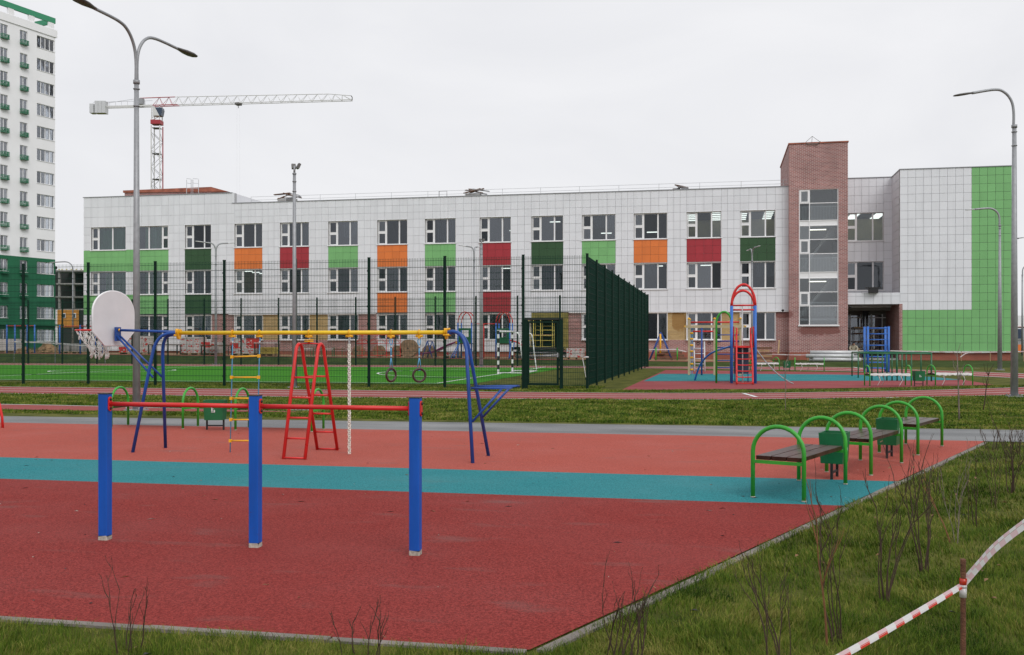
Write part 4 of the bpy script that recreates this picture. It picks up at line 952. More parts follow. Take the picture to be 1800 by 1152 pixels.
for dy in (0.0, 0.55):
    tub('curved_rail', 'blue_bright', smooth_path([(q0.x, q0.y+dy, 0.01), (q0.x+0.22, q0.y-0.3+dy, 0.62), (q0.x+0.62, q0.y-0.8+dy, 1.05), (xa-0.02, YT0+0.15+dy, 1.32)], 6), 0.034, 8, ct)
ch0, ch1 = Vector((xb+0.03, YT0+0.3, 1.22)), G(1395, 675.5)
mb = MB(); pts = [ch0.lerp(ch1, t/18) - UZ*0.17*math.sin(math.pi*t/18) for t in range(19)]; pts[-1].z = 0.02; mb.tube(pts, [0.026 if k_ % 2 else 0.018 for k_ in range(19)], 6); mb.build('climbing_chain', 'galvanised', ct)

YW = G(1211, 660).y
tf = thing('timber_climber', 'beige timber climbing frame with yellow caps beside the climbing tower', 'climbing frame', G(1256, 661))
for px in (1211, 1256, 1301.5):
    for yy in ((YW, YW+1.2) if px < 1230 else (YW,)):
        x = XY(px, YW); ht = 2.45
        mb = MB(); mb.box(x-.045, x+.045, yy-.045, yy+.045, 0.01, ht); ps = mb.build('post', 'wood_beige', tf)
        mb = MB(); mb.tube([(x, yy, ht), (x, yy, ht+0.05), (x, yy, ht+0.08)], [0.062, 0.06, 0.03], 10); mb.build('cap', 'yellow_plastic', ps)
x0, x1 = XY(1205, YW), XY(1309, YW)
mb = MB(); mb.box(x0, x1, YW-.08, YW-.045, 2.08, 2.2); bm = mb.build('beam', 'wood_beige', tf)
for x in (x0, x1): 
    mb = MB(); mb.tube([(x, YW-.06, 2.14), (x + (-.06 if x == x0 else .06), YW-.06, 2.14)], 0.04, 8); mb.build('beam_cap', 'yellow_plastic', bm)
for yy, z, a_, b_ in ((YW+1.2, 2.35, 1213, 1300), (YW+0.6, 1.93, 1216, 1254)): tub('red_bar', 'red_tube', [(XY(a_, yy), yy, z), (XY(b_, yy), yy, z)], 0.035, 8, tf)
tub('sliding_pole', 'blue_tube', [(XY(1233.5, YW-.1), YW-.1, 0.01), (XY(1233.5, YW-.1), YW-.1, 2.08)], 0.036, 8, tf)
for py in (589, 600, 611, 623, 634, 646.5): 
    p, q = PY(1257, py, YW), PY(1301, py, YW); tub('wall_bar', 'blue_tube', [p, q], 0.024, 8, tf)
for x in (XY(1214.5, YW+.05), XY(1217.5, YW+0.5)):
    mb = MB()
    for z in (0.25, 0.5, 0.78, 1.05, 1.32, 1.6, 1.85): mb.sphere((x, YW+.05, z), 0.05, 6, 4)
    mb.build('net_knot', 'yellow_plastic', tf); tub('net_rope', 'rope_blue', [(x, YW+.05, 0.05), (x, YW+.05, 2.1)], 0.014, 5, tf)
for px in (1227, 1246.5):
    x = XY(px, YW+.6); mb = MB(); mb.tube([(x, YW+.6, 1.92), (x, YW+.6, 1.5)], 0.010, 5); mb.tube(arc((x, YW+.6, 1.40), UX, UZ, 0.06, 0, 6.28, 12), 0.018, 6); mb.build('hanging_ring', 'black', tf)
hl = thing('metal_ladder', 'grey metal ladder standing inside the timber climbing frame', 'ladder', PY(1229, 655, 49.5))
ya = 49.5
for px, t_ in ((1220, 602), (1238, 601)): tub('rail', 'galvanised_light', [PY(px, t_, ya), Vector((XY(px+1, ya-.5), ya-.5, 0.01))], 0.04, 6, hl)
for py in (613, 622, 631, 640, 649): tub('rung', 'galvanised_light', [PY(1220, py, ya-.2), PY(1238, py, ya-.2)], 0.03, 6, hl)
fr_ = G(1262, 674)

# dark green bar maze, blue wall bars
mz = thing('rail_maze', 'dark green tubular rail maze with many upright bars on right playground', 'play frame', G(1570, 668))
def rail(pxs, pyb, rise, top=1.03):
    pts = []; gs = [G(px, pb) for px, pb in zip(pxs, pyb)]
    tub('top_rail', 'rail_green', [Vector((p.x, p.y, top)) for p in gs], 0.028, 8, mz)
    for p in gs: tub('upright', 'rail_green', [(p.x, p.y, 0.01), (p.x, p.y, top)], 0.026, 8, mz)
rail([1532.6, 1559, 1568, 1577, 1585.5, 1602, 1637], [670, 670, 670, 670.3, 670.3, 670.5, 671], 0)
rail([1497.7, 1520, 1543, 1551, 1576, 1593, 1619, 1637], [662, 662, 662.5, 662.5, 663, 663.4, 664, 664.5], 0)
rail([1497.7, 1508.6, 1532.6], [662, 665, 670], 0); rail([1637, 1637.4], [664.5, 671], 0)
YBW = G(1540, 655).y
wb = thing('wall_bars', 'tall bright blue double wall bars in front of the school entrance', 'climbing frame', (XY(1540, YBW), YBW, 0.01))
for yy, pxs, dz in ((YBW, (1525.5, 1562), 0), (YBW+0.75, (1519.7, 1556.3), 0)):
    xs_ = [XY(p, yy) for p in pxs]
    for x in xs_: mb = MB(); mb.tube([(x, yy, 0.01), (x, yy, 2.2)], 0.055, 8); mb.build('post', 'blue_bright', wb)
    for i in range(8): tub('rung', 'blue_bright', [(xs_[0], yy, 0.2+i*0.275), (xs_[1], yy, 0.2+i*0.275)], 0.026, 6, wb)

# ------------------------------------------------------------------ playground equipment and site stores between the court and the school
def play_house(px, pyb, label, slide):
    b = T(px, pyb); t = lift(thing('play_tower', label, 'play tower', b, 0, 'red-arched play towers')); s = 0.95
    for dx in (-s/2, s/2):
        for dy in (0, s): tub('post', 'blue_bright', [(b.x+dx, b.y+dy, 0.01), (b.x+dx, b.y+dy, 2.4)], 0.05, 6, t)
    for dy in (0, s): tub('arch', 'red_tube', arc((b.x, b.y+dy, 2.4), UX*-1, UZ, s/2, 0, math.pi, 10, 0.75), 0.035, 6, t)
    mb = MB(); mb.box(b.x-s/2, b.x+s/2, b.y, b.y+s, 0.95, 1.03); mb.build('platform', 'wood_dark', t)
    mb = MB(); mb.box(b.x-s/2+.05, b.x+s/2-.05, b.y-.03, b.y-.01, 1.03, 1.45); mb.box(b.x-s/2+.05, b.x-s/2+.2, b.y-.03, b.y-.01, 1.45, 1.9); mb.box(b.x+s/2-.2, b.x+s/2-.05, b.y-.03, b.y-.01, 1.45, 1.9); mb.box(b.x-s/2+.05, b.x+s/2-.05, b.y-.03, b.y-.01, 1.9, 2.05); mb.build('side_panel', 'rail_green', t)
    for dx in (-0.75, -0.55) if slide else (0.6, 0.8): tub('ladder_rail', 'blue_bright', [(b.x-s/2+0.15 if slide else b.x+dx, b.y-0.1, 1.1), (b.x+dx, b.y-0.9, 0.02)], 0.03, 6, t)
    if slide:
        mb = MB(); path = [(b.x-s/2, b.y+.4, 1.05), (b.x-s/2-0.9, b.y+.4, 0.75), (b.x-s/2-1.9, b.y+.4, 0.30), (b.x-s/2-2.8, b.y+.4, 0.18)]
        for dy in (-.24, .24): mb.tube([Vector(p)+Vector((0,dy,.12)) for p in smooth_path(path, 5)], 0.05, 6)
        k = smooth_path(path, 5); mb.add([p + Vector((0,d_,0)) for p in k for d_ in (-.24,.24)], [(2*i,2*i+1,2*i+3,2*i+2) for i in range(len(k)-1)]); mb.build('slide_chute', 'purple', t)
        mb = MB(); mb.sphere((b.x-s/2-0.12, b.y+.1, 1.05), 0.09, 8, 5); mb.build('slide_knob', 'yellow_plastic', t)
    else:
        tub('red_slide_rail', 'red_tube', smooth_path([(b.x+s/2, b.y, 1.25), (b.x+1.2, b.y, 1.0), (b.x+1.6, b.y, 0.4)], 5), 0.05, 6, t)
play_house(817, 65.5, 'red-arched play tower with a purple slide behind the court', True)
play_house(884, 65.5, 'red-arched play tower behind the football goal', False)
hb = thing('horizontal_bars', 'thin red overhead bars on posts between the two play towers', 'bars', T(850, 65.9)); lift(hb)
p, q = T(827, 65.9), T(874, 65.9)
tub('top_bar', 'red_tube', [Vector((p.x, p.y, 2.35)), Vector((q.x, q.y, 2.35))], 0.035, 6, hb); m_ = p.lerp(q, 0.5)
tub('post', 'red_tube', [Vector((m_.x, m_.y, 0.01)), Vector((m_.x, m_.y, 2.35))], 0.035, 6, hb)
def goal_bars(pxs, pyb, top, label, gaps):
    ps = [T(px, pyb) for px in pxs]; t = lift(thing('pull_up_bars', label, 'bars', ps[0], 0, 'blue posts with red bars'))
    for p in ps: tub('post', 'blue_bright', [(p.x, p.y, 0.01), (p.x, p.y, top)], 0.055, 8, t)
    for i, j in gaps: tub('bar', 'red_tube', [(ps[i].x, ps[i].y, top-.08), (ps[j].x, ps[j].y, top-.08)], 0.03, 6, t)
goal_bars((12, 26, 48, 61), 64.6, 2.1, 'blue pull-up posts with red bars in front of green tower block', ((0,1),(1,2),(2,3)))
goal_bars((105, 141, 168.5, 180.5), 64.6, 2.1, 'blue pull-up posts with red bars behind the basketball hoop', ((0,1),(1,2)))
def wrapped_stack(px0, px1, pyb, h, label, kind, dep=1.0):
    a, b_ = T(px0, pyb), T(px1, pyb); t = lift(thing('pallet_stack', label, 'pallet', (a+b_)/2, 0, 'wrapped pallets of building material'))
    w_ = b_.x - a.x; mb = MB()
    for k in range(3): mb.box(a.x+k*(w_-.1)/2, a.x+k*(w_-.1)/2+.1, a.y, a.y+dep, 0.01, 0.11)
    mb.box(a.x, b_.x, a.y, a.y+dep, 0.11, 0.14); mb.build('pallet', 'timber', t)
    nx = max(2, round(w_/0.62)); nz_ = max(1, round((h-.14)/0.36)); mb = MB()
    for i in range(nx):
        for k in range(nz_):
            j = random.uniform(0, .04); x0 = a.x + w_*i/nx; z0 = .14 + (h-.14)*k/nz_; mi = 1 if (kind == 'red' and random.random() < .16) else 0
            mb.box(x0+.01, a.x+w_*(i+1)/nx-.01, a.y+j, a.y+dep-.05, z0+.005, .14+(h-.14)*(k+1)/nz_-.005, mi)
            if kind == 'red':
                for _ in range(5):
                    xx = x0 + random.uniform(.03, .45); zz = z0 + random.uniform(.03, .25); mb.obox((xx, a.y+j+.004-.003*_, zz), (random.uniform(.05,.16), .012, random.uniform(.03,.1)), Matrix.Rotation(random.uniform(-.4,.4), 3, 'Y'), 1-mi)
    mb.build('wrapped_load', {'red': ['plastic_wrap', 'wrap_red'], 'grey': ['concrete', 'concrete'], 'film': ['plastic_wrap', 'plastic_wrap'], 'yellow': ['yellow_box', 'yellow_box']}[kind], t)
wrapped_stack(-8, 26, 66.2, 1.05, 'pale film wrapped pallet at the left edge beneath the green tower block', 'film')
wrapped_stack(101, 121, 66.2, 0.62, 'left of two grey block pallets below the orange cladding', 'grey'); wrapped_stack(125, 146, 66.2, 0.75, 'right of two grey block pallets below the orange cladding', 'grey')
wrapped_stack(208, 262, 66.2, 1.35, 'red and white wrapped pallet behind the foot of the backboard lamp post', 'red')
wrapped_stack(316, 352, 66.2, 1.30, 'red and white wrapped pallet left of the far two-armed lamp', 'red'); wrapped_stack(353, 384, 66.2, 0.95, 'red and white wrapped pallet at the foot of the far two-armed lamp', 'red')
wrapped_stack(404, 447, 66.2, 1.25, 'white and red wrapped pallet behind the rope ladder', 'red')
wrapped_stack(455, 481, 66.2, 0.62, 'pallet of yellow boxes right of rope ladder', 'yellow')
wrapped_stack(995, 1025, 66.2, 0.75, 'red and white wrapped pallet beside the unfinished entrance', 'red')
wrapped_stack(780, 806, 66.2, 0.45, 'low red and white wrapped pallet under the purple slide', 'red')
def table(px0, px1, pyb, h, label, m='black'):
    a, b_ = T(px0, pyb), T(px1, pyb); t = lift(thing('work_table', label, 'table', a, 0, 'site work tables'))
    mb = MB(); mb.box(a.x, b_.x, a.y, a.y+.6, h-.07, h); mb.build('table_top', 'wood_dark' if m == 'black' else m, t)
    for x in (a.x+.06, b_.x-.06):
        for y in (a.y+.05, a.y+.55): mb = MB(); mb.box(x-.03, x+.03, y-.03, y+.03, 0.01, h-.07); mb.build('leg', 'black', t)
table(259, 312, 65.4, 0.75, 'dark site table behind left legs of the sports frame'); table(352, 402, 65.4, 0.72, 'dark site table left of the rope ladder'); table(446, 486, 65.4, 0.95, 'pale topped table above the yellow boxes', 'plastic_wrap')
GR = 'wooden cable drums'
def drum(px, pyb, r, label, ang=0.0):
    b = T(px, pyb); t = lift(thing('cable_drum', label, 'cable drum', b, ang, GR)); c = Vector((b.x, b.y, r+.01)); d = Vector((math.sin(ang)*0.0, 1, 0))
    for k, off in enumerate((0, 0.5)):
        mb = MB(); mb.tube([c + d*off, c + d*(off+.06)], r, 24); fl = mb.build('flange', 'reel_wood', t)
        if k == 0:
            mb = MB()
            for i in range(-5, 6):
                xx = i*r/5.6; hh = math.sqrt(max(0, r*r - xx*xx)); mb.box(c.x+xx-.006, c.x+xx+.006, c.y-.006, c.y+.004, c.z-hh+.03, c.z+hh-.03)
            mb.build('plank_joint', 'wood_dark', fl)
    mb = MB(); mb.tube([c + d*.06, c + d*.5], r*.45, 16); mb.build('core', 'reel_wood', t)
    mb = MB(); mb.tube([c - d*.02, c], r*.10, 10); mb.build('hub_plate', 'black', t)
drum(717, 66.6, 0.62, 'largest wooden cable drum behind the gymnastic rings'); drum(752, 66.6, 0.42, 'wooden cable drum right of the largest one, by the small swing'); drum(664, 66.6, 0.40, 'wooden cable drum inside the red scaffold frames'); drum(697, 66.6, 0.40, 'wooden cable drum touching left side of the largest one'); drum(628, 66.6, 0.38, 'small wooden cable drum left of the red scaffold frames')
sf2 = lift(thing('red_scaffold', 'stack of thin red scaffold frames before the school wall', 'scaffold', T(668, 65.6)))
for i, (a_, b_) in enumerate(((628, 650), (650, 682), (682, 706))):
    A, B = T(a_, 65.7 + i*.15), T(b_, 65.7 + i*.15); ht = 1.55
    mb = MB()
    for k in range(3): x = A.x + (B.x-A.x)*k/2; mb.tube([(x, A.y-.3, .01), (x, A.y-.3, ht)], 0.022, 5)
    for z in (.12, .5, .95, 1.2, ht): mb.tube([(A.x, A.y-.3, z), (B.x, A.y-.3, z)], 0.018, 5)
    mb.tube([(A.x, A.y-.3, .95), ((A.x+B.x)/2, A.y-.3, ht), (B.x, A.y-.3, .95)], 0.016, 5); mb.build('scaffold_frame', 'red_tube', sf2)
def swing(px, pyb, hw_, h, label, orange):
    b = T(px, pyb); t = lift(thing('small_swing', label, 'swing', b, 0, 'small blue A-frame swings'))
    for dy in (0, 1.2):
        for s in (-1, 1): tub('leg', 'blue_tube', [(b.x+s*hw_, b.y+dy, .01), (b.x, b.y+dy, h)], 0.035, 6, t)
    tub('top_bar', 'blue_tube', [(b.x, b.y, h), (b.x, b.y+1.2, h)], 0.035, 6, t)
    if orange: tub('orange_post', 'yellow_plastic', [(b.x, b.y-.1, .45), (b.x, b.y-.1, h-.1)], 0.06, 8, t); mb = MB(); mb.box(b.x-.3, b.x+.3, b.y-.2, b.y+.2, .42, .48); mb.build('seat', 'wood_dark', t)
swing(751, 65.3, 0.35, 1.15, 'small blue A-frame swing before a cable drum', False); swing(1161, 66.6, 0.75, 1.85, 'blue A-frame swing with orange post at end of the side fence', True)
# barrier posts and tape in front of the brick wall
bt = thing('barrier_tape', 'white barrier tape strung on two short green posts by the brick wall', 'barrier tape', T(1172, 66)); lift(bt)
for px in (1153, 1190.5): p = T(px, 66); tub('post', 'bench_green', [(p.x, p.y, .01), (p.x, p.y, .85)], 0.045, 6, bt)
def ribbon(mb_, pts, w_, mi_seq=None, seg=8, tilt=None, uvec=None):
    pts = smooth_path(pts, seg); k = len(pts); vs = []
    for i, p in enumerate(pts):
        d = (pts[min(i+1, k-1)] - pts[max(i-1, 0)]).normalized(); u = (uvec or UZ); u = (u - d*d.dot(u)).normalized()
        if tilt: u = (Matrix.Rotation(tilt(i/(k-1)), 3, d) @ u)
        vs += [p - u*w_/2, p + u*w_/2]
    for i in range(k-1): mb_.add([vs[2*i], vs[2*i+2], vs[2*i+3], vs[2*i+1]], [(0,1,2,3)], mi=(mi_seq(i) if mi_seq else 0))
mb = MB(); ribbon(mb, [PY(p_, 616 + (4 if p_ > 1200 else 0) + 4.8, 66) for p_ in (1141, 1153, 1172, 1190, 1206)], 0.06); mb.build('tape', 'tape_white', bt)
lt_ = thing('barrier_tape', 'white barrier tape sagging across the site from left edge to the orange cladding', 'barrier tape', G(70, 625))
mb = MB(); ribbon(mb, [PY(25, 601, 60.5), PY(60, 602, 60.5), PY(100, 604, 60.5), PY(140, 607, 60.5), PY(185, 610, 60.5)], 0.10); mb.build('tape', 'tape_white', lt_)
for px in (25, 97, 185): p = PY(px, 600, 60.5); tub('stake', 'galvanised', [(p.x, p.y, 0), (p.x, p.y, 1.42 if px < 100 else 1.2)], 0.02, 5, lt_)
rt_ = thing('barrier_tape', 'red and white barrier tape on wooden stakes along the school foot', 'barrier tape', (10, 69.5, 0))
mb = MB(); ribbon(mb, [PY(1330, 622, 69.5), PY(1420, 624, 69.5), PY(1510, 617, 69.5), PY(1620, 618, 69.5), PY(1700, 620, 69.5), PY(1800, 618, 69.5)], 0.07, lambda i: i % 2); mb.build('tape', ['tape_white', 'tape_pink'], rt_)
for px, t_ in ((1330, 618), (1420, 620), (1510, 612), (1602, 616), (1690, 618), (1741, 618), (1800, 615)): p = PY(px, t_, 69.5); tub('stake', 'timber', [(p.x, p.y+.03, 0), (p.x, p.y+.03, p.z)], 0.03, 5, rt_)
mb = MB(); ribbon(mb, [PY(1688, 628, 60), PY(1697, 622, 60), PY(1708, 619, 60), PY(1720, 619, 60)], 0.06, lambda i: i % 2); mb.build('loose_tape', ['tape_white', 'tape_pink'], rt_)
# piles
def heap(px, pyb, w_, h, label, m, n=60, cat='heap', grp=None):
    b = T(px, pyb); mb = MB(); N = 14; vs = [(b.x, b.y, h)]
    for r_, z in ((.35, .8), (.7, .42), (1.0, 0.0)):
        for i in range(N):
            a_ = 2*math.pi*i/N; k = random.uniform(.85, 1.1); vs.append((b.x+w_*r_*k*math.cos(a_), b.y+w_*.6*r_*k*math.sin(a_), h*z*random.uniform(.8, 1.15)))
    fs = [(0, 1+i, 1+(i+1) % N) for i in range(N)] + [(1+r_*N+i, 1+(r_+1)*N+i, 1+(r_+1)*N+(i+1) % N, 1+r_*N+(i+1) % N) for r_ in range(2) for i in range(N)]
    mb.add(vs, fs)
    for _ in range(n):
        a_ = random.uniform(0, 6.28); r_ = random.random()**.5; c = (b.x+w_*r_*math.cos(a_), b.y+w_*.6*r_*math.sin(a_)-.02, h*(1-r_)*1.0+.03)
        s_ = random.uniform(.05, .16); mb.obox(c, (s_*1.5, s_, s_*.6), Matrix.Rotation(random.uniform(0, 3), 3, 'Z') @ Matrix.Rotation(random.uniform(-.5,.5), 3, 'X'))
    lift(solo(mb, 'rubble_heap', m, label, cat, b, grp))
heap(84, 66.4, 1.05, 0.85, 'brown heap of broken boards and soil left of the orange cladding', 'dirt')
heap(43, 66.4, 0.8, 0.5, 'low brown heap beside blue pull-up posts at left', 'dirt')
def long_stack(px0, px1, py, Y, rows, r, m, label, name, cat):
    a, b_ = PY(px0, py, Y), PY(px1, py, Y); t = lift(thing(name, label, cat, (a.x, Y, 0)))
    for k, (dy, dz) in enumerate(rows):
        j = random.uniform(-.25, .25); mb = MB(); mb.tube([(a.x+j, Y+dy, dz), (b_.x+j, Y+dy+random.uniform(-.1,.1), dz)], r, 10); mb.build('pipe', m, t)
long_stack(1423, 1507, 630, 66.0, [(0, .13), (.27, .13), (.54, .13), (.13, .36), (.4, .36), (.27, .58)], 0.125, 'galvanised_light', 'stack of long pale grey pipes below the stair tower', 'pipe_stack', 'pipes')
tm = thing('timber_stack', 'stack of brown planks in front of the brick wall right of climbing tower', 'timber', T(1340, 67)); lift(tm)
for k in range(5):
    a, b_ = PY(1318 + random.uniform(-4, 4), 630, 67), PY(1356 + random.uniform(-4, 4), 630, 67); mb = MB(); mb.box(a.x, b_.x, 67, 67.6, .1+k*.17, .1+k*.17+.13); mb.build('plank', 'timber' if k % 2 else 'wood_dark', tm)
mb = MB(); mb.bar(PY(1368, 627, 70), PY(1370, 603, 70.6), .1, .03); mb.build('leaning_board', 'timber', tm)
pl_ = thing('plank_pile', 'low pile of grey planks under the blue A-frame swing', 'timber', T(1172, 66.5)); lift(pl_)
for k in range(3):
    a, b_ = PY(1150+k*3, 630, 66.8), PY(1207-k*4, 630, 66.8); mb = MB(); mb.box(a.x, b_.x, 66.5+.1*k, 67.0+.1*k, .05+k*.2, .2+k*.2); mb.build('plank', 'wood_dark', pl_)
dk = thing('bar_bundle', 'dark bundle of bars and black sheeting in front of the unfinished entrance', 'building material', T(945, 66)); lift(dk)
for k in range(16):
    z = .06 + random.random()*.75; y = 65.6 + random.random()*1.2; a, b_ = PY(902+random.uniform(-3, 12), 630, y), PY(985+random.uniform(-14, 8), 630, y)
    mb = MB(); mb.tube([(a.x, y, z), ((a.x+b_.x)/2, y, z+random.uniform(-.05,.08)), (b_.x, y+.1, z+random.uniform(-.1,.1))], random.uniform(.03,.08), 6); mb.build('bar', 'black' if k % 3 else 'steel', dk)
gs = 'green stools by the school wall'
for i, px in enumerate((524, 541, 560, 579, 596)):
    b = T(px, 66.8); t = thing('green_stool', ['first', 'second', 'third', 'fourth', 'fifth'][i] + ' green framed table from the left in the row behind the red ladder', 'stool', b, 0, gs); lift(t)
    for dx in (-.3, .3): tub('leg_arch', 'rail_green', [(b.x+dx, b.y-.2, .01), (b.x+dx, b.y-.2, .62), (b.x+dx, b.y+.2, .62), (b.x+dx, b.y+.2, .01)], 0.022, 5, t)
    mb = MB(); mb.box(b.x-.36, b.x+.36, b.y-.22, b.y+.22, .50, .55); mb.build('seat', 'plastic_wrap' if i % 2 else 'wood_dark', t)
# ------------------------------------------------------------------ school
YF = 71.87
sch = thing('school_building', 'long three-storey white tiled school with coloured panels and brick stair tower', 'school', (-22, YF, 0))
X = lambda px: XY(px, YF)
RT, RTL = 12.28, 13.10
cols = [(160,221,'A'),(237,296,'B'),(325,371,'C'),(412,461,'C'),(492,543,'C'),(577,629,'C'),(663,716,'C'),(747,801,'C'),(843,898,'C'),(934,990,'C'),(1023,1082,'C'),(1114,1173,'C'),(1207,1268,'C'),(1301,1363,'C')]
G1, OR, RD, DG = 'panel_green', 'panel_orange', 'panel_red', 'panel_dark_green'
up = [G1, G1, DG, OR, RD, G1, OR, G1, RD, DG, G1, OR, RD, DG]
lo = [G1, G1, DG, None, None, None, OR, G1, RD, None, None, None, None, None]
Z0, S1, T1, S2, T2, S3, T3 = 0.72, 1.6, 3.62, 5.22, 7.08, 8.82, 10.68
def bands(top): return [(Z0,S1,2),(S1,T1,4),(T1,S2,3),(S2,T2,3),(T2,S3,3),(S3,T3,3),(T3,top,3)]
wallb, tiles, bpink, byel = MB(), [], [], []
def tile_cell(x0, x1, z0, z1, nx, nz_, y=YF):
    for i in range(nx):
        for k in range(nz_): tiles.append((x0+(x1-x0)*i/nx, x0+(x1-x0)*(i+1)/nx, z0+(z1-z0)*k/nz_, z0+(z1-z0)*(k+1)/nz_, y))
# cells left to right: piers and window columns
cells = []; edges = [147] + [e_ for c_ in cols for e_ in c_[:2]] + [1387]
for i in range(len(edges)-1): cells.append((edges[i], edges[i+1], (i-1)//2 if i % 2 else None))
gf = {3:'tp', 4:'y', 5:'y', 6:'p', 10:'p', 11:'y', 12:'y', 13:'y', 14:'p'}     # ground-floor pier finish by pier number
pier = 0
spandrels = []
for (p0, p1, ci) in cells:
    x0, x1 = X(p0), X(p1); top = RTL if p1 <= 412 else RT
    if ci is None:
        nx = 3 if x1-x0 > 1.1 else (2 if x1-x0 > 0.75 else 1)
        for (a_, b_, k) in bands(top):
            if b_ <= T1 and pier in gf:
                t_ = gf[pier]; (byel if t_ == 'y' and a_ >= S1 else bpink).append((x0, x1, YF+.12, YF+.40, a_, b_))
            else:
                wallb.box(x0, x1, YF+.05, YF+.40, a_, b_); tile_cell(x0, x1, a_, b_, nx, k)
        pier += 1
    else:
        nx = 5 if x1-x0 > 2.7 else 4
        entrance = ci == 9
        for (a_, b_, k) in bands(top):
            if (a_, b_) in ((S1,T1),(S2,T2),(S3,T3)):
                if entrance and a_ == S1: continue
                continue
            if a_ == Z0:
                if entrance: continue
                if ci in (3,4,5) or ci >= 10: bpink.append((x0, x1, YF+.12, YF+.40, a_, b_))
                else: wallb.box(x0, x1, YF+.05, YF+.40, a_, b_); tile_cell(x0, x1, a_, b_, nx, k)
                continue
            c_ = up[ci] if a_ == T2 else (lo[ci] if a_ == T1 else None)
            wallb.box(x0, x1, YF+.05, YF+.40, a_, b_)
            if c_: spandrels.append((x0, x1, a_, b_, nx, k, c_))
            else: tile_cell(x0, x1, a_, b_, nx, k)
# the light green band runs on over the piers of the first two columns
def in_green(t): return t[1] < X(297) and ((t[2] >= T1-.01 and t[3] <= S2+.01) or (t[2] >= T2-.01 and t[3] <= S3+.01))
green_tiles = [t for t in tiles if in_green(t)]; tiles = [t for t in tiles if not in_green(t)]
def tile_box(mb, t, gap=0.0065, th=0.03):
    j = random.uniform(-.003, .003)
    mb.box(t[0]+gap, t[1]-gap, t[4]+j, t[4]+th, t[2]+gap, t[3]-gap)
for (x0, x1, a_, b_, nx, k, c_) in spandrels:
    mb = MB()
    for i in range(nx):
        for q in range(k): tile_box(mb, (x0+(x1-x0)*i/nx, x0+(x1-x0)*(i+1)/nx, a_+.05+(b_-a_-.05)*q/k, a_+.05+(b_-a_-.05)*(q+1)/k, YF-.006), 0.006)
    mb.build('spandrel_panel', c_, sch)
mb = MB()
for t in green_tiles: tile_box(mb, t, 0.006)
mb.build('green_band', G1, sch, 'stuff')
# right block, recessed bay
YR = YF + 3.2
XB0, XB1, XG = X(1582), X(1778.5), X(1708); ZT = 13.20; ZG = 3.62; ZP = 0.82
wallb.build('wall', 'backing', sch); wallb = MB()
wallb.box(XB0, XB1, YF+.05, YF+.4, ZP, ZT); wallb.box(XB0+.05, XB0+.4, YF+.4, YR+.3, 3.9, ZT); wallb.box(XB1-.4, XB1-.05, YF+.4, YF+14, 0, ZT)
nxs = 9; rows_hi = [ZG + (ZT-ZG)*k/17 for k in range(18)]; rows_lo = [ZP + (ZG-ZP)*k/5 for k in range(6)]
gtiles = []
for i in range(nxs):
    xa_, xb_ = XB0+(XG-XB0)*i/nxs, XB0+(XG-XB0)*(i+1)/nxs
    for k in range(17): tiles.append((xa_, xb_, rows_hi[k], rows_hi[k+1], YF))
    for k in range(5): gtiles.append((xa_, xb_, rows_lo[k], rows_lo[k+1], YF))
for i in range(5):
    xa_, xb_ = XG+(XB1-XG)*i/5, XG+(XB1-XG)*(i+1)/5
    for k in range(17): gtiles.append((xa_, xb_, rows_hi[k], rows_hi[k+1], YF))
    for k in range(5): gtiles.append((xa_, xb_, rows_lo[k], rows_lo[k+1], YF))
# left return of the right block (tiles face -X)
ret = MB()
for i in range(5):
    for k in range(16):
        z0, z1 = 4.05+(ZT-4.05)*k/16, 4.05+(ZT-4.05)*(k+1)/16; y0, y1 = YF+.03+(YR-YF-.03)*i/5, YF+.03+(YR-YF-.03)*(i+1)/5
        ret.box(XB0+.002, XB0+.03, y0+.01, y1-.01, z0+.01, z1-.01)
ret.build('return_tiles', 'tile_white', sch, 'stuff')
TX0, TX1 = XY(1387, YF-.5), XY(1490.5, YF-.5)
rw = [(XY(1490, YR), XY(1553.5, YR), PY(1520, 424, YR).z, PY(1520, 374, YR).z), (XY(1490, YR), XY(1554, YR), PY(1520, 511, YR).z, PY(1520, 460, YR).z)]
XRE = XY(1568.5, YR) + 0.25
xl_ = TX1 - .6
for (z0, z1) in ((rw[0][3], ZT), (rw[1][3], rw[0][2]), (3.9, rw[1][2])):
    wallb.box(xl_, XRE, YR+.05, YR+.4, z0, z1); n_ = max(1, round((z1-z0)/.6)); tile_cell(rw[0][0]-.55, rw[0][1], z0, z1, 6, n_, YR)
wallb.box(rw[0][1], XRE, YR+.05, YR+.4, 3.9, ZT)
tile_cell(rw[0][1], XRE, 3.9, ZT, 1, 16, YR)
wallb.build('wall', 'backing', sch)
for lst_, m_ in ((bpink, 'brick_pink'), (byel, 'brick_yellow')):
    for q in lst_: mb = MB(); mb.box(*q); mb.build('brick_infill', m_, sch)
tiles.sort(key=lambda t: -t[0])
shared = {}
for t in tiles[:230]:
    key = (round(t[1]-t[0], 2), round(t[3]-t[2], 2))
    if key not in shared:
        mb = MB(); mb.box(.0075, t[1]-t[0]-.0075, 0, .03, .0075, t[3]-t[2]-.0075); o = mb.build('tile', 'tile_white'); shared[key] = o.data; bpy.data.objects.remove(o)
    child('tile', shared[key], sch, (t[0]+22, t[4]-YF+random.uniform(-.004,.004), t[2]))
mb = MB()
for t in tiles[230:]: tile_box(mb, t)
mb.build('wall_tiles', 'tile_white', sch, 'stuff')
gtiles.sort(key=lambda t: -t[0]); sg = {}
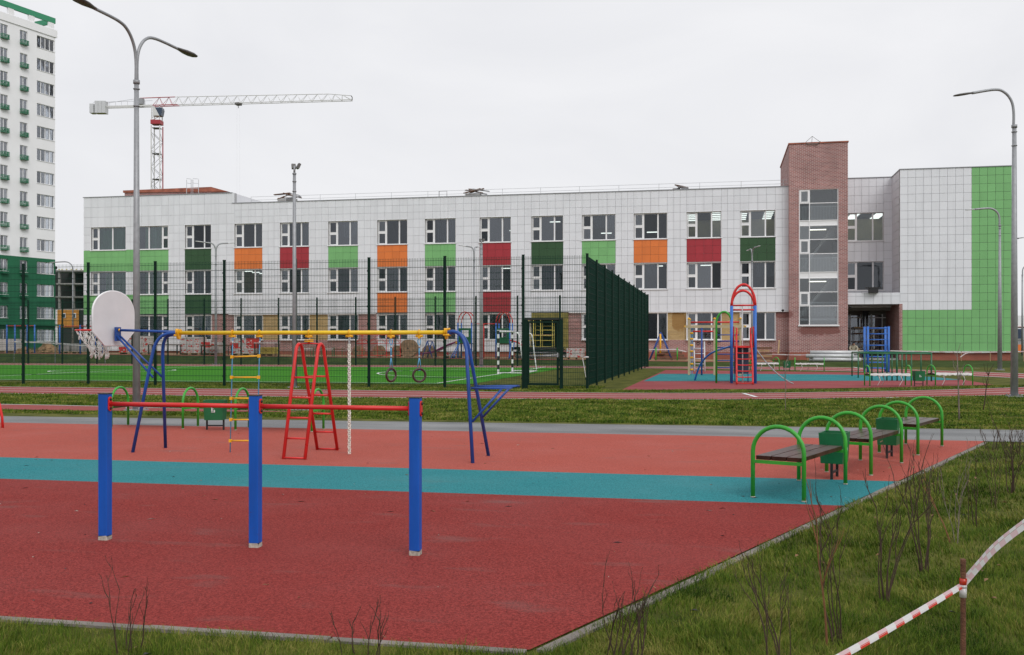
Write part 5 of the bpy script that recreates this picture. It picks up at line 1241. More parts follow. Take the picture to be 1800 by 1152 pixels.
for t in gtiles[:150]:
    key = (round(t[1]-t[0], 2), round(t[3]-t[2], 2))
    if key not in sg:
        mb = MB(); mb.box(.009, t[1]-t[0]-.009, 0, .03, .009, t[3]-t[2]-.009); o = mb.build('green_tile', G1); sg[key] = o.data; bpy.data.objects.remove(o)
    child('green_tile', sg[key], sch, (t[0]+22, t[4]-YF+random.uniform(-.004,.004), t[2]))
mb = MB()
for t in gtiles[150:]: tile_box(mb, t, .009)
if mb.v: mb.build('green_tiles', G1, sch, 'stuff')
# plinths, trims, roof
mb = MB(); mb.box(X(147), X(905), YF+.10, YF+.42, -.1, Z0); mb.box(X(1000), X(1387), YF+.09, YF+.42, -.1, .72); mb.build('plinth', 'brick_plinth', sch)
mb = MB(); mb.box(XB0, XB1, YF+.1, YF+.42, -.1, ZP-.08); mb.build('plinth', 'brick_plinth', sch)
mb = MB(); mb.box(XB0-.02, XB1+.02, YF-.06, YF+.3, ZP-.08, ZP-.01); mb.box(X(1000), TX0, YF-.03, YF+.1, T1-.07, T1-.005); mb.box(X(402), X(660), YF-.03, YF+.1, T1-.06, T1-.005); mb.build('drip_trim', 'white_frame', sch)
mb = MB(); mb.box(X(147)-.05, X(408), YF-.05, YF+.5, RTL, RTL+.05); mb.box(X(408)+.002, TX0, YF-.05, YF+.5, RT, RT+.05); mb.box(xl_, XB0, YR-.05, YR+.4, ZT, ZT+.05); mb.box(XB0-.04, XB1+.04, YF-.05, YF+14, ZT+.001, ZT+.05); mb.build('parapet_cap', 'metal_cap', sch)
mb = MB(); mb.box(X(147), TX0, YF+.4, YF+16, RT-.35, RT-.15); mb.box(X(408)-.35, X(408)-.002, YF+.41, YF+16, RT-.15, RTL); mb.box(xl_, XB1-.4, YR+.41, YF+15, ZT-.4, ZT-.2); mb.build('roof', 'concrete', sch)
mb = MB(); mb.box(X(408)-.001, X(408)+.03, YF+.05, YF+16, RT+.05, RTL); mb.build('parapet_return', 'tile_white', sch)
mb = MB(); mb.box(X(147)+.01, X(147)+.35, YF+.41, YF+16, 0, RTL); mb.build('end_wall', 'tile_grey', sch)
# interior: slabs, corridor wall, cross walls
mb = MB(); mb.box(X(147)+.4, TX0, YF+7, YF+7.15, 0, RT-.4)
for z in (0.35, 3.75, 7.35): mb.box(X(147)+.4, TX0, YF+.41, YF+6.99, z, z+.2)
mb.box(X(147)+.4, TX0, YF+.41, YF+6.99, RT-.8, RT-.4)
for i in (1, 3, 5, 7, 9, 11): 
    xm = (X(cols[i][1]) + X(cols[i+1][0]))/2; mb.box(xm-.07, xm+.07, YF+.42, YF+6.98, .56, RT-.81)
mb.box(TX1-.6, XB0+.4, YR+5, YR+5.2, 3.9, ZT-.4)
for z in (3.7, 7.35, ZT-1.0): mb.box(TX1-.5, XB0+.4, YR+.41, YR+4.99, z, z+.2)
mb.box(XRE+.05, XRE+.2, YR+.42, YR+4.98, 3.92, ZT-.41)
mb.build('interior', 'interior', sch)
# yellow-walled classrooms where the lights are on
def room(x0, x1, z0, z1, Y0, dep, lights):
    mb = MB(); mb.box(x0, x1, Y0+dep-.05, Y0+dep, z0, z1); mb.box(x0-.03, x0, Y0+.6, Y0+dep, z0, z1); mb.box(x1, x1+.03, Y0+.6, Y0+dep, z0, z1); mb.build('classroom_wall', 'interior_yellow', sch)
    mb = MB(); mb.box(x0, x1, Y0+.45, Y0+dep-.06, z1-.03, z1+.02); mb.build('classroom_ceiling', 'interior', sch)
    for i in range(lights[0]):
        for k in range(lights[1]):
            xx = x0 + (x1-x0)*(i+.5)/lights[0]; yy = Y0 + 1.0 + (dep-1.6)*k/max(1, lights[1]-1)
            mb = MB(); mb.box(xx-.32, xx+.32, yy-.06, yy+.06, z1-.11, z1-.05); mb.build('light_or_far_window', 'lamp_window_glow', sch)
room(X(1190), X(1378), 7.6, T3+.12, YF, 6.0, (4, 5)); room(X(392), X(478), 4.0, 7.2, YF, 5.5, (2, 4)); room(rw[0][0]-.2, XRE, 7.6, rw[0][3]+.12, YR, 4.6, (2, 6))
for (px, z) in ((1150, 7.25), (1240, 7.25), (870, 7.25), (960, T3+.1), (780, T3+.1), (885, T3-.5), (1140, S3+1.0), (1055, S3+1.0)):  # last two are added glow standing in for daylit far-side windows, not lamps
    mb = MB(); x = X(px); mb.box(x-.4, x+.4, YF+4.0, YF+4.15, z-.1, z-.04); mb.build('light_or_far_window', 'lamp_window_glow', sch)
# windows
def window(x0, x1, z0, z1, Y, lay, gl='window_glass', fw=.055):
    yf, yb = Y+.13, Y+.20; mb = MB()
    mb.box(x0, x1, yf, yb, z0, z0+fw); mb.box(x0, x1, yf, yb, z1-fw, z1); mb.box(x0, x0+fw, yf, yb, z0+fw, z1-fw); mb.box(x1-fw, x1, yf, yb, z0+fw, z1-fw)
    w_ = x1-x0; panes = []
    if lay == 'A': v = [.20, .60]
    elif lay == 'B': v = [.40, .80]
    else: v = [.29, .72]
    xs_ = [x0+fw*.5] + [x0+w_*f_ for f_ in v] + [x1-fw*.5]
    for xm in xs_[1:-1]: mb.box(xm-.05, xm+.05, yf-.004, yb, z0+fw, z1-fw)
    tr = 2 if lay == 'B' else 0
    for i in range(3):
        if i == tr:
            zm = z0+(z1-z0)*.5; mb.box(xs_[i]+.03, xs_[i+1]-.03, yf-.002, yb-.002, zm-.05, zm+.05); panes += [(xs_[i], xs_[i+1], z0, zm), (xs_[i], xs_[i+1], zm, z1)]
            for (za, zb) in ((z0+fw, zm-.05), (zm+.05, z1-fw)):
                a_, b_ = xs_[i]+.05, xs_[i+1]-.05
                mb.box(a_, a_+.05, yf-.01, yf+.02, za, zb); mb.box(b_-.05, b_, yf-.01, yf+.02, za, zb); mb.box(a_+.05, b_-.05, yf-.01, yf+.02, za, za+.05); mb.box(a_+.05, b_-.05, yf-.01, yf+.02, zb-.05, zb)
        else: panes.append((xs_[i], xs_[i+1], z0, z1))
    # reveals
    mb.box(x0-.02, x0, Y-.015, yb, z0, z1); mb.box(x1, x1+.02, Y-.015, yb, z0, z1); mb.box(x0-.02, x1+.02, Y-.015, yb, z1, z1+.025)
    wo_ = mb.build('window', 'white_frame', sch)
    for (a_, b_, c_, d_) in panes:
        g_ = MB(); g_.box(a_+.02, b_-.02, Y+.165, Y+.172, c_+.02, d_-.02); g_.build('pane', gl, wo_)
    s_ = MB(); s_.box(x0-.06, x1+.06, Y-.07, yf, z0-.045, z0-.002); s_.build('sill', 'white_frame', wo_)
    return wo_
for i, (p0, p1, lay) in enumerate(cols):
    for (a_, b_) in ((S1,T1),(S2,T2),(S3,T3)):
        if i == 9 and a_ == S1: continue
        window(X(p0), X(p1), a_, b_-(.08 if a_ == S1 else 0), YF, lay)
for q in rw: window(q[0]-.15, q[1], q[2], q[3], YR, 'C')
# blinds and curtains in a few rooms
for px0, px1, z0, z1 in ((512,540,S3,T3),(600,627,S3+.7,T3),(690,714,S2,T2),(765,799,S3,T3),(846,862,S3,T3),(1040,1080,S3+.9,T3),(1136,1156,S2+1.0,T2),(1212,1226,S2,T2),(1330,1361,S2+.8,T2),(1215,1240,S1,T1-.1),(1320,1340,S1+.6,T1-.1),(600,626,S1,T1-.1),(330,368,S2,T2),(946,985,S2,T2),(170,215,S3,T3),(250,290,S3,T3),(180,215,S2,T2),(250,280,S2,T2)):
    mb = MB(); k = 26; x0, x1 = X(px0), X(px1)
    vs = [(x0+(x1-x0)*i/k, YF+.45+.06*math.sin(i*1.9), z) for i in range(k+1) for z in (z0+.02, z1-.05)]
    mb.add(vs, [(2*i, 2*i+2, 2*i+3, 2*i+1) for i in range(k)]); mb.build('curtain', 'panel_green' if px0 < 300 else 'interior', sch)
# unfinished entrance: insulation edge, dark lobby, yellow scaffold
E0, E1 = X(906), X(999)
mb = MB(); mb.box(E0, E0+.85, YF+.02, YF+.4, .0, T1-.05); mb.box(E1-.45, E1, YF+.02, YF+.4, .9, T1-.05); mb.box(E0+.85, E1-.45, YF+.02, YF+.4, 3.22, T1-.05); mb.build('insulation', 'insulation', sch)
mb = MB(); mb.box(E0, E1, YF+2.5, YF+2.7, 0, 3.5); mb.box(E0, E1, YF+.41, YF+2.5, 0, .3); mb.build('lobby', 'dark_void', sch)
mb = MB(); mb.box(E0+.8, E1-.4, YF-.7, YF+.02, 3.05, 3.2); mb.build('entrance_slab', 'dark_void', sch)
sc2 = thing('scaffold_tower', 'yellow scaffold tower in the unfinished school entrance', 'scaffold', (X(958), YF-.6, 0))
x0, x1 = X(934), X(975)
for y in (YF-1.0, YF-.2):
    for x in (x0, x0+.35, (x0+x1)/2, x1): tub('standard', 'yellow_box', [(x, y, 0), (x, y, 3.0)], .022, 6, sc2)
    for z in (.4, .95, 1.1, 1.55, 1.9, 2.3, 2.6, 2.9): tub('ledger', 'yellow_box', [(x0 if z < 2 else x0+.35*1.5, y, z), (x1, y, z)], .022, 6, sc2)
mb = MB(); mb.box(x0, x1, YF-1.0, YF-.2, 1.93, 1.98); mb.build('deck', 'timber', sc2)
# brick stair tower
YTW = YF - .5; WX0, WX1, WZ0, WZ1 = XY(1404.5, YTW), XY(1474, YTW), PY(1440, 571.5, YTW).z, PY(1440, 333, YTW).z; TT = 15.12
mb = MB(); mb.box(TX0, WX0, YTW, YTW+.35, .72, TT); mb.box(WX1, TX1, YTW, YTW+.35, .72, TT); mb.box(WX0, WX1, YTW, YTW+.35, WZ1, TT); mb.box(WX0, WX1, YTW, YTW+.35, .72, WZ0)
mb.box(TX0, TX0+.3, YTW+.35, YTW+9.5, .72, TT); mb.box(TX1-.3, TX1, YTW+.35, YTW+9.5, .72, TT); mb.box(TX0+.3, TX1-.3, YTW+9.2, YTW+9.5, .72, TT); mb.build('stair_tower', 'brick_pink', sch)
mb = MB(); mb.box(TX0-.01, TX1+.01, YTW-.02, YTW+.4, -.1, .72); mb.build('plinth', 'brick_plinth', sch)
mb = MB(); mb.box(TX0-.05, TX1+.05, YTW-.05, YTW+9.6, TT, TT+.09); mb.build('tower_cap', 'brick_cap', sch)
def stair_window():
    y = YTW+.04; fw = .06; mb = MB(); zs = []
    py = [333, 357, 387.5, 396.5, 421, 446, 478.5, 489, 513.5, 538, 571.5]
    zz = [PY(1440, p, YTW).z for p in py]; xm = XY(1423, YTW)
    for x in (WX0, xm-.03, WX1-fw): mb.box(x, x+fw, y, y+.09, WZ0, WZ1)
    for z in zz: mb.box(WX0+fw, xm-.03, y+.002, y+.088, max(WZ0, z-.025), min(WZ1, z+.025)); mb.box(xm+.03, WX1-fw, y+.002, y+.088, max(WZ0, z-.025), min(WZ1, z+.025))
    for a_, b_ in ((0,1),(4,5),(8,9)):
        x0_, x1_ = WX0+fw, xm-.03; z0_, z1_ = zz[b_]+.03, zz[a_]-.03
        mb.box(x0_, x0_+.09, y-.012, y+.05, z0_, z1_); mb.box(x1_-.09, x1_, y-.012, y+.05, z0_, z1_); mb.box(x0_+.09, x1_-.09, y-.012, y+.05, z0_, z0_+.09); mb.box(x0_+.09, x1_-.09, y-.012, y+.05, z1_-.09, z1_)
    w_o = mb.build('stair_window', 'white_frame', sch)
    for i in range(len(zz)-1):
        for (a_, b_) in ((WX0+.03, xm), (xm, WX1-.03)):
            g_ = MB(); g_.box(a_+.02, b_-.02, y+.04, y+.047, zz[i+1], zz[i]); g_.build('pane', 'white_frame' if i in (2, 6) else 'stair_glass', w_o)
    s_ = MB(); s_.box(WX0-.06, WX1+.06, YTW-.10, YTW+.04, WZ0-.09, WZ0-.002); s_.build('sill', 'white_frame', w_o)
    rl_ = MB()
    for z in (zz[2], zz[6], zz[9]-.75):
        rl_.bar((WX0, y+.35, z+1.0), (WX1, y+.35, z+1.0), .04)
        for k in range(26): x = WX0 + (WX1-WX0)*(k+.5)/26; rl_.box(x-.014, x+.014, y+.332, y+.352, z+.05, z+1.0)
    rl_.build('stair_railing', 'white_frame', sch)
    ms = MB()
    for z in (zz[2]-.1, zz[6]-.1, zz[9]-.85): ms.box(TX0+.3, TX1-.3, YTW+.36, YTW+2.0, z-.15, z)
    for z0_, z1_ in ((zz[6], zz[2]), (zz[9]-.8, zz[6])): ms.prism([(WX0, YTW+2.2, z0_), (WX1, YTW+2.2, z1_), (WX1, YTW+2.2, z1_-.3), (WX0, YTW+2.2, z0_-.3)], (0, 1.2, 0))
    ms.box(TX0+.31, TX1-.31, YTW+5.0, YTW+5.1, .5, TT-.5); ms.build('stair_flight', 'tile_grey', sch)
    for z in (zz[3]-.15, zz[7]-.15):
        e_ = MB(); e_.box(xm+.05, xm+1.2, YTW+1.0, YTW+1.1, z-.06, z); e_.build('light_or_far_window', 'lamp_window_glow', sch)
stair_window()
# canopy over the right entrance, porch
CXX0, CXX1 = TX1+.002, XB0-.002
mb = MB(); zc0, zc1 = PY(1530, 535, YF).z, PY(1530, 515.5, YF).z
mb.box(CXX0, CXX1+.06, YF+.03, YR+.6, zc0, zc1); mb.build('canopy', 'backing', sch)
for i in range(6):
    xa_, xb_ = CXX0+(CXX1-CXX0)*i/6, CXX0+(CXX1-CXX0)*(i+1)/6; mb = MB(); mb.box(xa_+.008, xb_-.008, YF, YF+.025, zc0, zc1-.22); mb.box(xa_+.008, xb_-.008, YF-.003, YF+.025, zc1-.205, zc1+.02); mb.build('tile', 'tile_white', sch)
mb = MB(); mb.box(CXX0, CXX1+.06, YF+.026, YR, zc1, zc1+.02); mb.build('canopy_roof', 'galvanised', sch)
mb = MB(); mb.box(XB0-.04, XB0+.16, YF-.02, YR+2.6, -.05, zc0); mb.build('porch_pier', 'brick_pink', sch)
mb = MB(); mb.box(TX1-.4, XB0-.05, YR+2.3, YR+2.5, .3, zc0); mb.build('porch_wall', 'interior', sch)
mb = MB()
for i in range(5): x = CXX0+.1+i*.75; mb.box(x, x+.07, YR+2.2, YR+2.28, .3, 3.5)
for z in (1.2, 2.35, 3.2): mb.box(CXX0, XB0-.06, YR+2.21, YR+2.27, z, z+.07)
pf = mb.build('porch_glazing', 'white_frame', sch)
for i in range(4): g_ = MB(); x = CXX0+.17+i*.75; g_.box(x, x+.68, YR+2.235, YR+2.242, .3, 3.4); g_.build('pane', 'window_glass', pf)
mb = MB(); mb.box(TX1-.3, XB0, YF+.2, YR+2.2, -.05, .32); mb.build('porch_floor', 'concrete', sch)
c = PY(1535, 511, YF-.2); mb = MB(); mb.obox(c, (.62, .35, .32)); mb.obox(c+UZ*.19, (1.0, .4, .06)); solo(mb, 'floodlight', 'black', 'black floodlight box lying on the canopy edge', 'floodlight', (c.x, c.y, zc1+.02))
for px, py in ((1494, 540), (1376, 546)):
    c = PY(px, py, YF-.55 if px == 1376 else YF-.05); mb = MB(); mb.sphere(c, .09, 8, 5); mb.bar(c, c+UY*.12, .04); mb.build('camera_dome', 'black', sch)
# porch scaffold with worker
ps_ = thing('porch_scaffold', 'wooden and steel work platform inside the dark school porch', 'scaffold', PY(1522, 625, YR+.8))
x0, x1 = XY(1500, YR+.8), XY(1542, YR+.8); zdk = PY(1520, 575, YR+.8).z
for x in (x0, (x0+x1)/2, x1):
    for y in (YR+.4, YR+1.2): tub('standard', 'steel', [(x, y, .32), (x, y, zdk)], .03, 6, ps_)
for z in (.9, 1.5, 2.1, zdk): mb = MB(); mb.box(x0, x1, YR+.35, YR+1.25 if z == zdk else YR+.41, z-.09, z); mb.build('plank', 'wood_dark' if z < zdk else 'timber', ps_)
tub('brace', 'timber', [(x0, YR+.4, .5), (x1, YR+.4, zdk-.2)], .035, 5, ps_)

# rooftop: guard rail, debris bundles, plant room
mb = MB(); y = YF+.9
xs_ = [X(432) + i*2.9 for i in range(15)]; xs_ = [x for x in xs_ if x < TX0-.1]
for x in xs_: mb.tube([(x, y, RT-.2), (x, y, RT+.62)], .018, 5)
for z in (.34, .60): mb.tube([(xs_[0], y, RT+z), (TX0, y, RT+z)], .014, 5)
mb.build('roof_railing', 'galvanised_light', sch)
def bundle(px, w_, h, label, seed):
    rr = random.Random(seed); x = X(px); y = YF+1.8; t = thing('roof_bundle', label, 'building material', (x, y, RT-.15), 0, 'material bundles on the roof')
    mb = MB(); mb.box(x-w_*.4, x+w_*.25, y, y+.9, RT-.15, RT+h*.55); mb.build('block_stack', 'concrete', t)
    for k in range(9):
        mb = MB(); c = Vector((x+rr.uniform(-.3,.35)*w_, y-.06+rr.uniform(0,.5), RT+h*(.55+.45*rr.random()))); mb.obox(c, (w_*rr.uniform(.4,.8), rr.uniform(.1,.3), .06), Matrix.Rotation(rr.uniform(-.35,.3), 3, 'Y')); mb.build('board', 'wood_dark' if k % 3 else 'galvanised', t)
bundle(487, 2.0, 1.05, 'bundle of boards on the roof behind the slim floodlight mast', 1); bundle(823, 1.7, .85, 'bundle of boards on the roof above middle of school', 2); bundle(1195, 1.1, .60, 'low bundle of boards on the roof left of stair tower', 3)
pr = thing('plant_room', 'low brick plant room on the left part of school roof', 'plant room', (X(300), YF+10, RT))
Yp = YF+9; a, b_ = XY(219, Yp), XY(372, Yp+.0); zt = PY(300, 333.5, Yp).z
mb = MB(); mb.box(a, b_, Yp, Yp+7, RT, zt-.15); mb.build('wall', 'brick_pink', pr)
mb = MB(); mb.prism([(a-.1, Yp-.1, zt-.15), (b_+1.6, Yp-.1, zt-.35), (b_, Yp-.1, zt+.1), (a-.1, Yp-.1, zt+.05)], (0, 7, 0)); mb.build('roof_edge', 'brick_cap', pr)
lg = thing('roof_ladder', 'steel guard rails of a hatch on the plant room', 'railing', (XY(338, Yp-1), Yp-1, zt)); 
for px in (328, 336, 339, 349): tub('upright', 'galvanised_light' if px % 3 else 'steel', [(XY(px, Yp-1), Yp-1, RT+.3), (XY(px, Yp-1), Yp-1, PY(px, 316, Yp-1).z)], .025, 5, lg)
for p0_, p1_, py in ((328,336,314),(339,349,314),(328,336,322),(339,349,322),(328,349,331)): tub('rail', 'galvanised_light', [PY(p0_, py, Yp-1), PY(p1_, py+1, Yp-1)], .02, 5, lg)
pk = thing('roof_pipe', 'thin bent vent pipe on the school roof', 'pipe', (X(765), YF+2, RT-.15)); tub('pipe', 'steel', [(X(759), YF+2, RT-.15), (X(759), YF+2, RT+.75), (X(773), YF+2, RT+.75), (X(773), YF+2, RT-.15)], .035, 6, pk)
sp_ = thing('roof_mast', 'small wire lightning mast on top of the brick stair tower', 'mast', PY(1428, 251, YTW+.3))
c = PY(1428, 250, YTW+.3); mb = MB()
for dx, dy in ((-.45, 0), (.5, 0), (0, .5)): mb.tube([c + Vector((dx, dy, 0)), c + Vector((0, .1, .42))], .014, 5)
mb.tube([c + Vector((-.5,-.3,-.1)), c + Vector((-.3,-.4,-.2)), c + Vector((.3,-.4,-.2)), c + Vector((.5,-.3,-.05))], .035, 5); mb.build('wire_frame', 'lamp_dark', sp_)

# ------------------------------------------------------------------ white and green tower block
al = R(24.7) ; zc0_ = 130.0
u_w = Vector((math.sin(al)*C_ - math.cos(al)*S_, math.sin(al)*S_ + math.cos(al)*C_, 0)); ang = math.atan2(u_w.y, u_w.x)
cor = P(97, 600, zc0_); cor.z = 0
tw = thing('tower_block', 'tall white apartment tower with green lower storeys and green balcony baskets', 'apartment block', cor, ang)
SH = 2.9; NF = 14; ZB = 0.55
def lw(x, y, z): return WM[tw.name] @ Vector((x, y, z))
class LB(MB):
    def box(s, x0, x1, y0, y1, z0, z1, mi=0):
        MB.box(s, x0, x1, y0, y1, z0, z1, mi); s.v[-8:] = [lw(*p) for p in s.v[-8:]]; return s
def s_at(px):                                     # distance back from the corner for a photo column
    r = (px-CX)/F; xc, z = (97-CX)/F*zc0_, zc0_; ux, uz = math.sin(al), math.cos(al)
    return (xc - r*z)/(ux - r*uz)
c0, c1 = -s_at(0.5), -s_at(14); d0, d1 = -s_at(35), -s_at(48.5); e0_, e1_ = -s_at(65), -0.12
shp = [(c0-4.1, c1-4.1), (c0, c1), (d0, d1)]
def floor_z(f_): return ZB + f_*SH
wh, gr = LB(), LB(); XLft = -16
for f_ in range(NF):
    z0 = floor_z(f_); zs, zt_ = z0+.95, z0+2.45; t_ = gr if f_ < 4 else wh
    t_.box(XLft, 0, 0, .35, z0, zs); t_.box(XLft, 0, 0, .35, zt_, z0+SH)
    xs_ = [XLft] + [q for s_ in shp + [(e0_,e1_)] for q in s_] + [0]
    for i in range(0, len(xs_), 2):
        if xs_[i+1]-xs_[i] > .01: t_.box(xs_[i], xs_[i+1], 0, .35, zs, zt_)
    # end wall, open at the loggia
    t_.box(-.3, 0, .351, 12, z0, zs); t_.box(-.3, 0, .351, 12, zt_, z0+SH); t_.box(-.3, 0, 2.2, 12, zs, zt_)
wh.box(XLft, .25, -.12, .35, floor_z(NF), floor_z(NF)+.95); wh.box(-.05, .25, .351, 12, floor_z(NF), floor_z(NF)+.95)
wh.box(XLft-.3, XLft, 0, 12, floor_z(4), floor_z(NF)+.95); gr.box(XLft-.3, XLft, 0, 12, 0, floor_z(4)); wh.box(XLft, -.3, 11.7, 12, floor_z(4), floor_z(NF)+.95); gr.box(XLft, -.3, 11.7, 12, 0, floor_z(4))
wh.build('wall', 'render_white', tw); gr.build('wall', 'render_green', tw)
ins = LB(); ins.box(XLft, -1.45, 3.0, 3.1, 0, floor_z(NF)); ins.box(-1.5, -1.4, .36, 3.0, 0, floor_z(NF)); ins.box(-1.39, -.31, 2.2, 2.3, 0, floor_z(NF))
for f_ in range(NF+1): ins.box(XLft, -.31, .36, 11.5, floor_z(f_)-.12, floor_z(f_)+.05)
ins.build('interior', 'interior', tw)
glm = M['window_glass']
def tw_window(x0, x1, z0, z1, n_, basket):
    mb = LB(); f_ = .05; y = .14
    mb.box(x0, x1, y, y+.07, z0, z0+f_); mb.box(x0, x1, y, y+.07, z1-f_, z1); mb.box(x0, x0+f_, y, y+.07, z0+f_, z1-f_); mb.box(x1-f_, x1, y, y+.07, z0+f_, z1-f_)
    for i in range(1, n_): xm = x0+(x1-x0)*i/n_; mb.box(xm-.045, xm+.045, y-.005, y+.07, z0+f_, z1-f_)
    mb.box(x0-.05, x1+.05, -.06, y, z0-.06, z0-.003); w_ = mb.build('window', 'white_frame', tw)
    for i in range(n_): g_ = LB(); g_.box(x0+(x1-x0)*i/n_+.02, x0+(x1-x0)*(i+1)/n_-.02, y+.03, y+.036, z0+.02, z1-.02); g_.build('pane', 'tower_glass', w_)
    if basket:
        bk = LB(); a_, b_ = x0-.02, x0+.98; zb = z0-.35
        for k in range(4): z = zb+.04+k*.15; bk.box(a_, b_, -.46, -.43, z, z+.085); bk.box(a_, a_+.03, -.43, -.005, z, z+.085); bk.box(b_-.03, b_, -.43, -.005, z, z+.085)
        bk.box(a_, b_, -.43, -.005, zb, zb+.03); bk.build('basket', 'green_paint', tw)
for f_ in range(NF):
    z0 = floor_z(f_)
    for (a_, b_) in shp: tw_window(a_, b_, z0+.95, z0+2.45, 2, f_ > 1)
    tw_window(e0_, e1_, z0+.95, z0+2.45, 4, False)
    mb = LB()
    for k in range(4): yy = .36+1.84*k/3; mb.box(-.18, -.12, yy, yy+.05, z0+.95, z0+2.45)
    mb.build('loggia_frame', 'white_frame', tw)
mb = LB(); mb.box(XLft, 1.0, -.5, .3, floor_z(1)+.05, floor_z(1)+.22); mb.build('ground_canopy', 'render_green', tw)
mb = LB(); rt0 = floor_z(NF)+.95
mb.box(XLft, .05, -.02, .25, rt0+.85, rt0+1.55); mb.box(-.2, .05, .251, 12, rt0+.85, rt0+1.55); mb.build('roof_band', 'roof_green', tw)
for x in (-.9, -3.9, -6.9, -9.9): mb = LB(); mb.box(x-.1, x+.75, .0, .22, rt0, rt0+.85); mb.build('roof_pillar', 'render_white', tw)

# ------------------------------------------------------------------ concrete frame under construction with orange cladding
Zf = 232.0
fb = thing('concrete_frame_building', 'unfinished concrete frame building with orange clad lower wall', 'building', P(125, 600, Zf))
def fbx(name, m, px0, px1, py0, py1, d0_, d1_):
    a, b_ = P(px0, py0, Zf), P(px1, py1, Zf); mb = MB(); n_ = Vector((-S_, C_, 0)); r_ = Vector((C_, S_, 0))
    a2, b2 = a + n_*d0_, b_ + n_*d0_; vs = []
    for o_ in (0, d1_-d0_): vs += [Vector((a2.x, a2.y, b2.z))+n_*o_, Vector((b2.x, b2.y, b2.z))+n_*o_, Vector((b2.x, b2.y, a2.z))+n_*o_, Vector((a2.x, a2.y, a2.z))+n_*o_]
    mb.add(vs, [(0,1,2,3),(4,7,6,5),(0,4,5,1),(1,5,6,2),(2,6,7,3),(3,7,4,0)]); return mb.build(name, m, fb)
for py in (475, 498, 521, 543): fbx('floor_slab', 'concrete', 94, 190, py, py+2.2, 0, 12)
for px in (101, 126, 146, 170): 
    fbx('column', 'concrete', px, px+3, 477.4, 498, .3, 1); fbx('column', 'concrete', px, px+3, 500.4, 521, .3, 1); fbx('column', 'concrete', px, px+3, 523.4, 543, .3, 1)
fbx('shade_backdrop', 'dark_void', 62, 190, 474, 608, 8, 8.3); fbx('left_wall', 'render_white', 92, 103, 545.4, 606, -.5, 4)  # near-black sheet behind the frame paints in the shade of its open storeys
fbx('cladding', 'orange_clad', 103.2, 140, 545.4, 576, -.6, 3); fbx('dark_shopfront', 'dark_void', 103.2, 141, 576.2, 607, -.4, 3); fbx('dark_wall', 'black', 140.2, 147, 545.4, 607, -.3, 3)
for px in (112.5, 130.5): w_ = fbx('window', 'white_frame', px, px+5.2, 551, 559.5, -.75, -.61); fbx('pane', 'cab_blue', px+.9, px+4.3, 552.2, 558.4, -.82, -.76)
for px in (103, 108, 116, 124, 133, 142): fbx('formwork_edge', 'yellow_box', px, px+1.2, 473, 474.9, 0, .3)
sd_ = thing('satellite_dish', 'small dark dish on corner of the unfinished concrete frame', 'dish', P(98, 474, 228)); mb = MB(); c = P(98, 471, 228); mb.sphere(c, .45, 10, 6, (1, .4, .9)); mb.tube([c - UZ*1.2, c], .06, 5); mb.tube([P(92, 489, 228), P(106, 490, 228)], .12, 5); mb.tube([P(98, 502, 228), c], .1, 5); mb.build('dish', 'black', sd_)
# ------------------------------------------------------------------ distant building at the right edge
Zr = 115.0; rb = thing('distant_building', 'distant white and grey building with orange door at right edge', 'building', P(1800, 600, Zr))
fb_keep, Zf_keep = fb, Zf; fb, Zf = rb, Zr
fbx('wall', 'render_white', 1786, 1900, 555, 574.4, 0, 10); fbx('wall', 'galvanised', 1786, 1900, 574.6, 622, .1, 10); fbx('sign_band', 'brick_cap', 1786, 1900, 574.5, 575.4, -.1, .05)
fbx('window', 'white_frame', 1787, 1799, 577, 597, -.05, .09); fbx('pane', 'cab_blue', 1788, 1798, 578.5, 595.5, -.12, -.06); fbx('door', 'panel_orange', 1788, 1796.5, 606, 622, -.1, .08)
fb, Zf = fb_keep, Zf_keep

# ------------------------------------------------------------------ tower crane
Zc = 220.0; K = Zc/F
cr0 = P(276, 600, Zc); cr0.z = 0
cn = thing('tower_crane', 'white and red tower crane rising behind the school', 'crane', cr0)
r_ = Vector((C_, S_, 0)); f_w = Vector((-S_, C_, 0)); hw_ = 0.95
mtop = P(276, 222, Zc).z
cns = [r_*a_ + f_w*b_ for a_ in (-hw_, hw_) for b_ in (-hw_, hw_)]
for i, o_ in enumerate(cns):
    mb = MB(); mb.tube([cr0+o_, cr0+o_+UZ*mtop], .13, 5); mb.build('mast_leg', 'crane_red' if i == 3 else 'crane_white', cn)
mb = MB(); nst = int(mtop/1.9)
for k in range(nst):
    z = k*1.9
    for (a_, b_) in ((0,2),(1,3),(0,1),(2,3)):
        p_, q_ = (cns[a_], cns[b_]) if k % 2 else (cns[b_], cns[a_]); mb.tube([cr0+p_+UZ*z, cr0+q_+UZ*(z+1.9)], .05, 4, cap=False)
mb.build('mast_lattice', 'galvanised', cn)
for py in (226, 271, 316): mb = MB(); z = P(276, py, Zc).z; mb.obox(cr0+UZ*z, (1.6, 1.6, .15), Matrix.Rotation(TH, 3, 'Z')); mb.build('mast_platform', 'lamp_dark', cn)
mb = MB(); mb.obox(cr0+UZ*P(276, 216, Zc).z, (2.15, 2.15, .9), Matrix.Rotation(TH, 3, 'Z')); mb.build('slewing_ring', 'crane_red', cn)
mb = MB(); zt_ = P(276, 213, Zc).z; z2 = P(276, 187, Zc).z
for o_ in cns: mb.tube([cr0+o_*.9+UZ*zt_, cr0+o_*.9+UZ*z2], .12, 5)
for k in range(2): mb.tube([cr0+cns[0]*.9+UZ*(zt_+k*.6), cr0+cns[2]*.9+UZ*(zt_+.8+k*.4)], .08, 4)
mb.build('turntable', 'crane_white', cn)
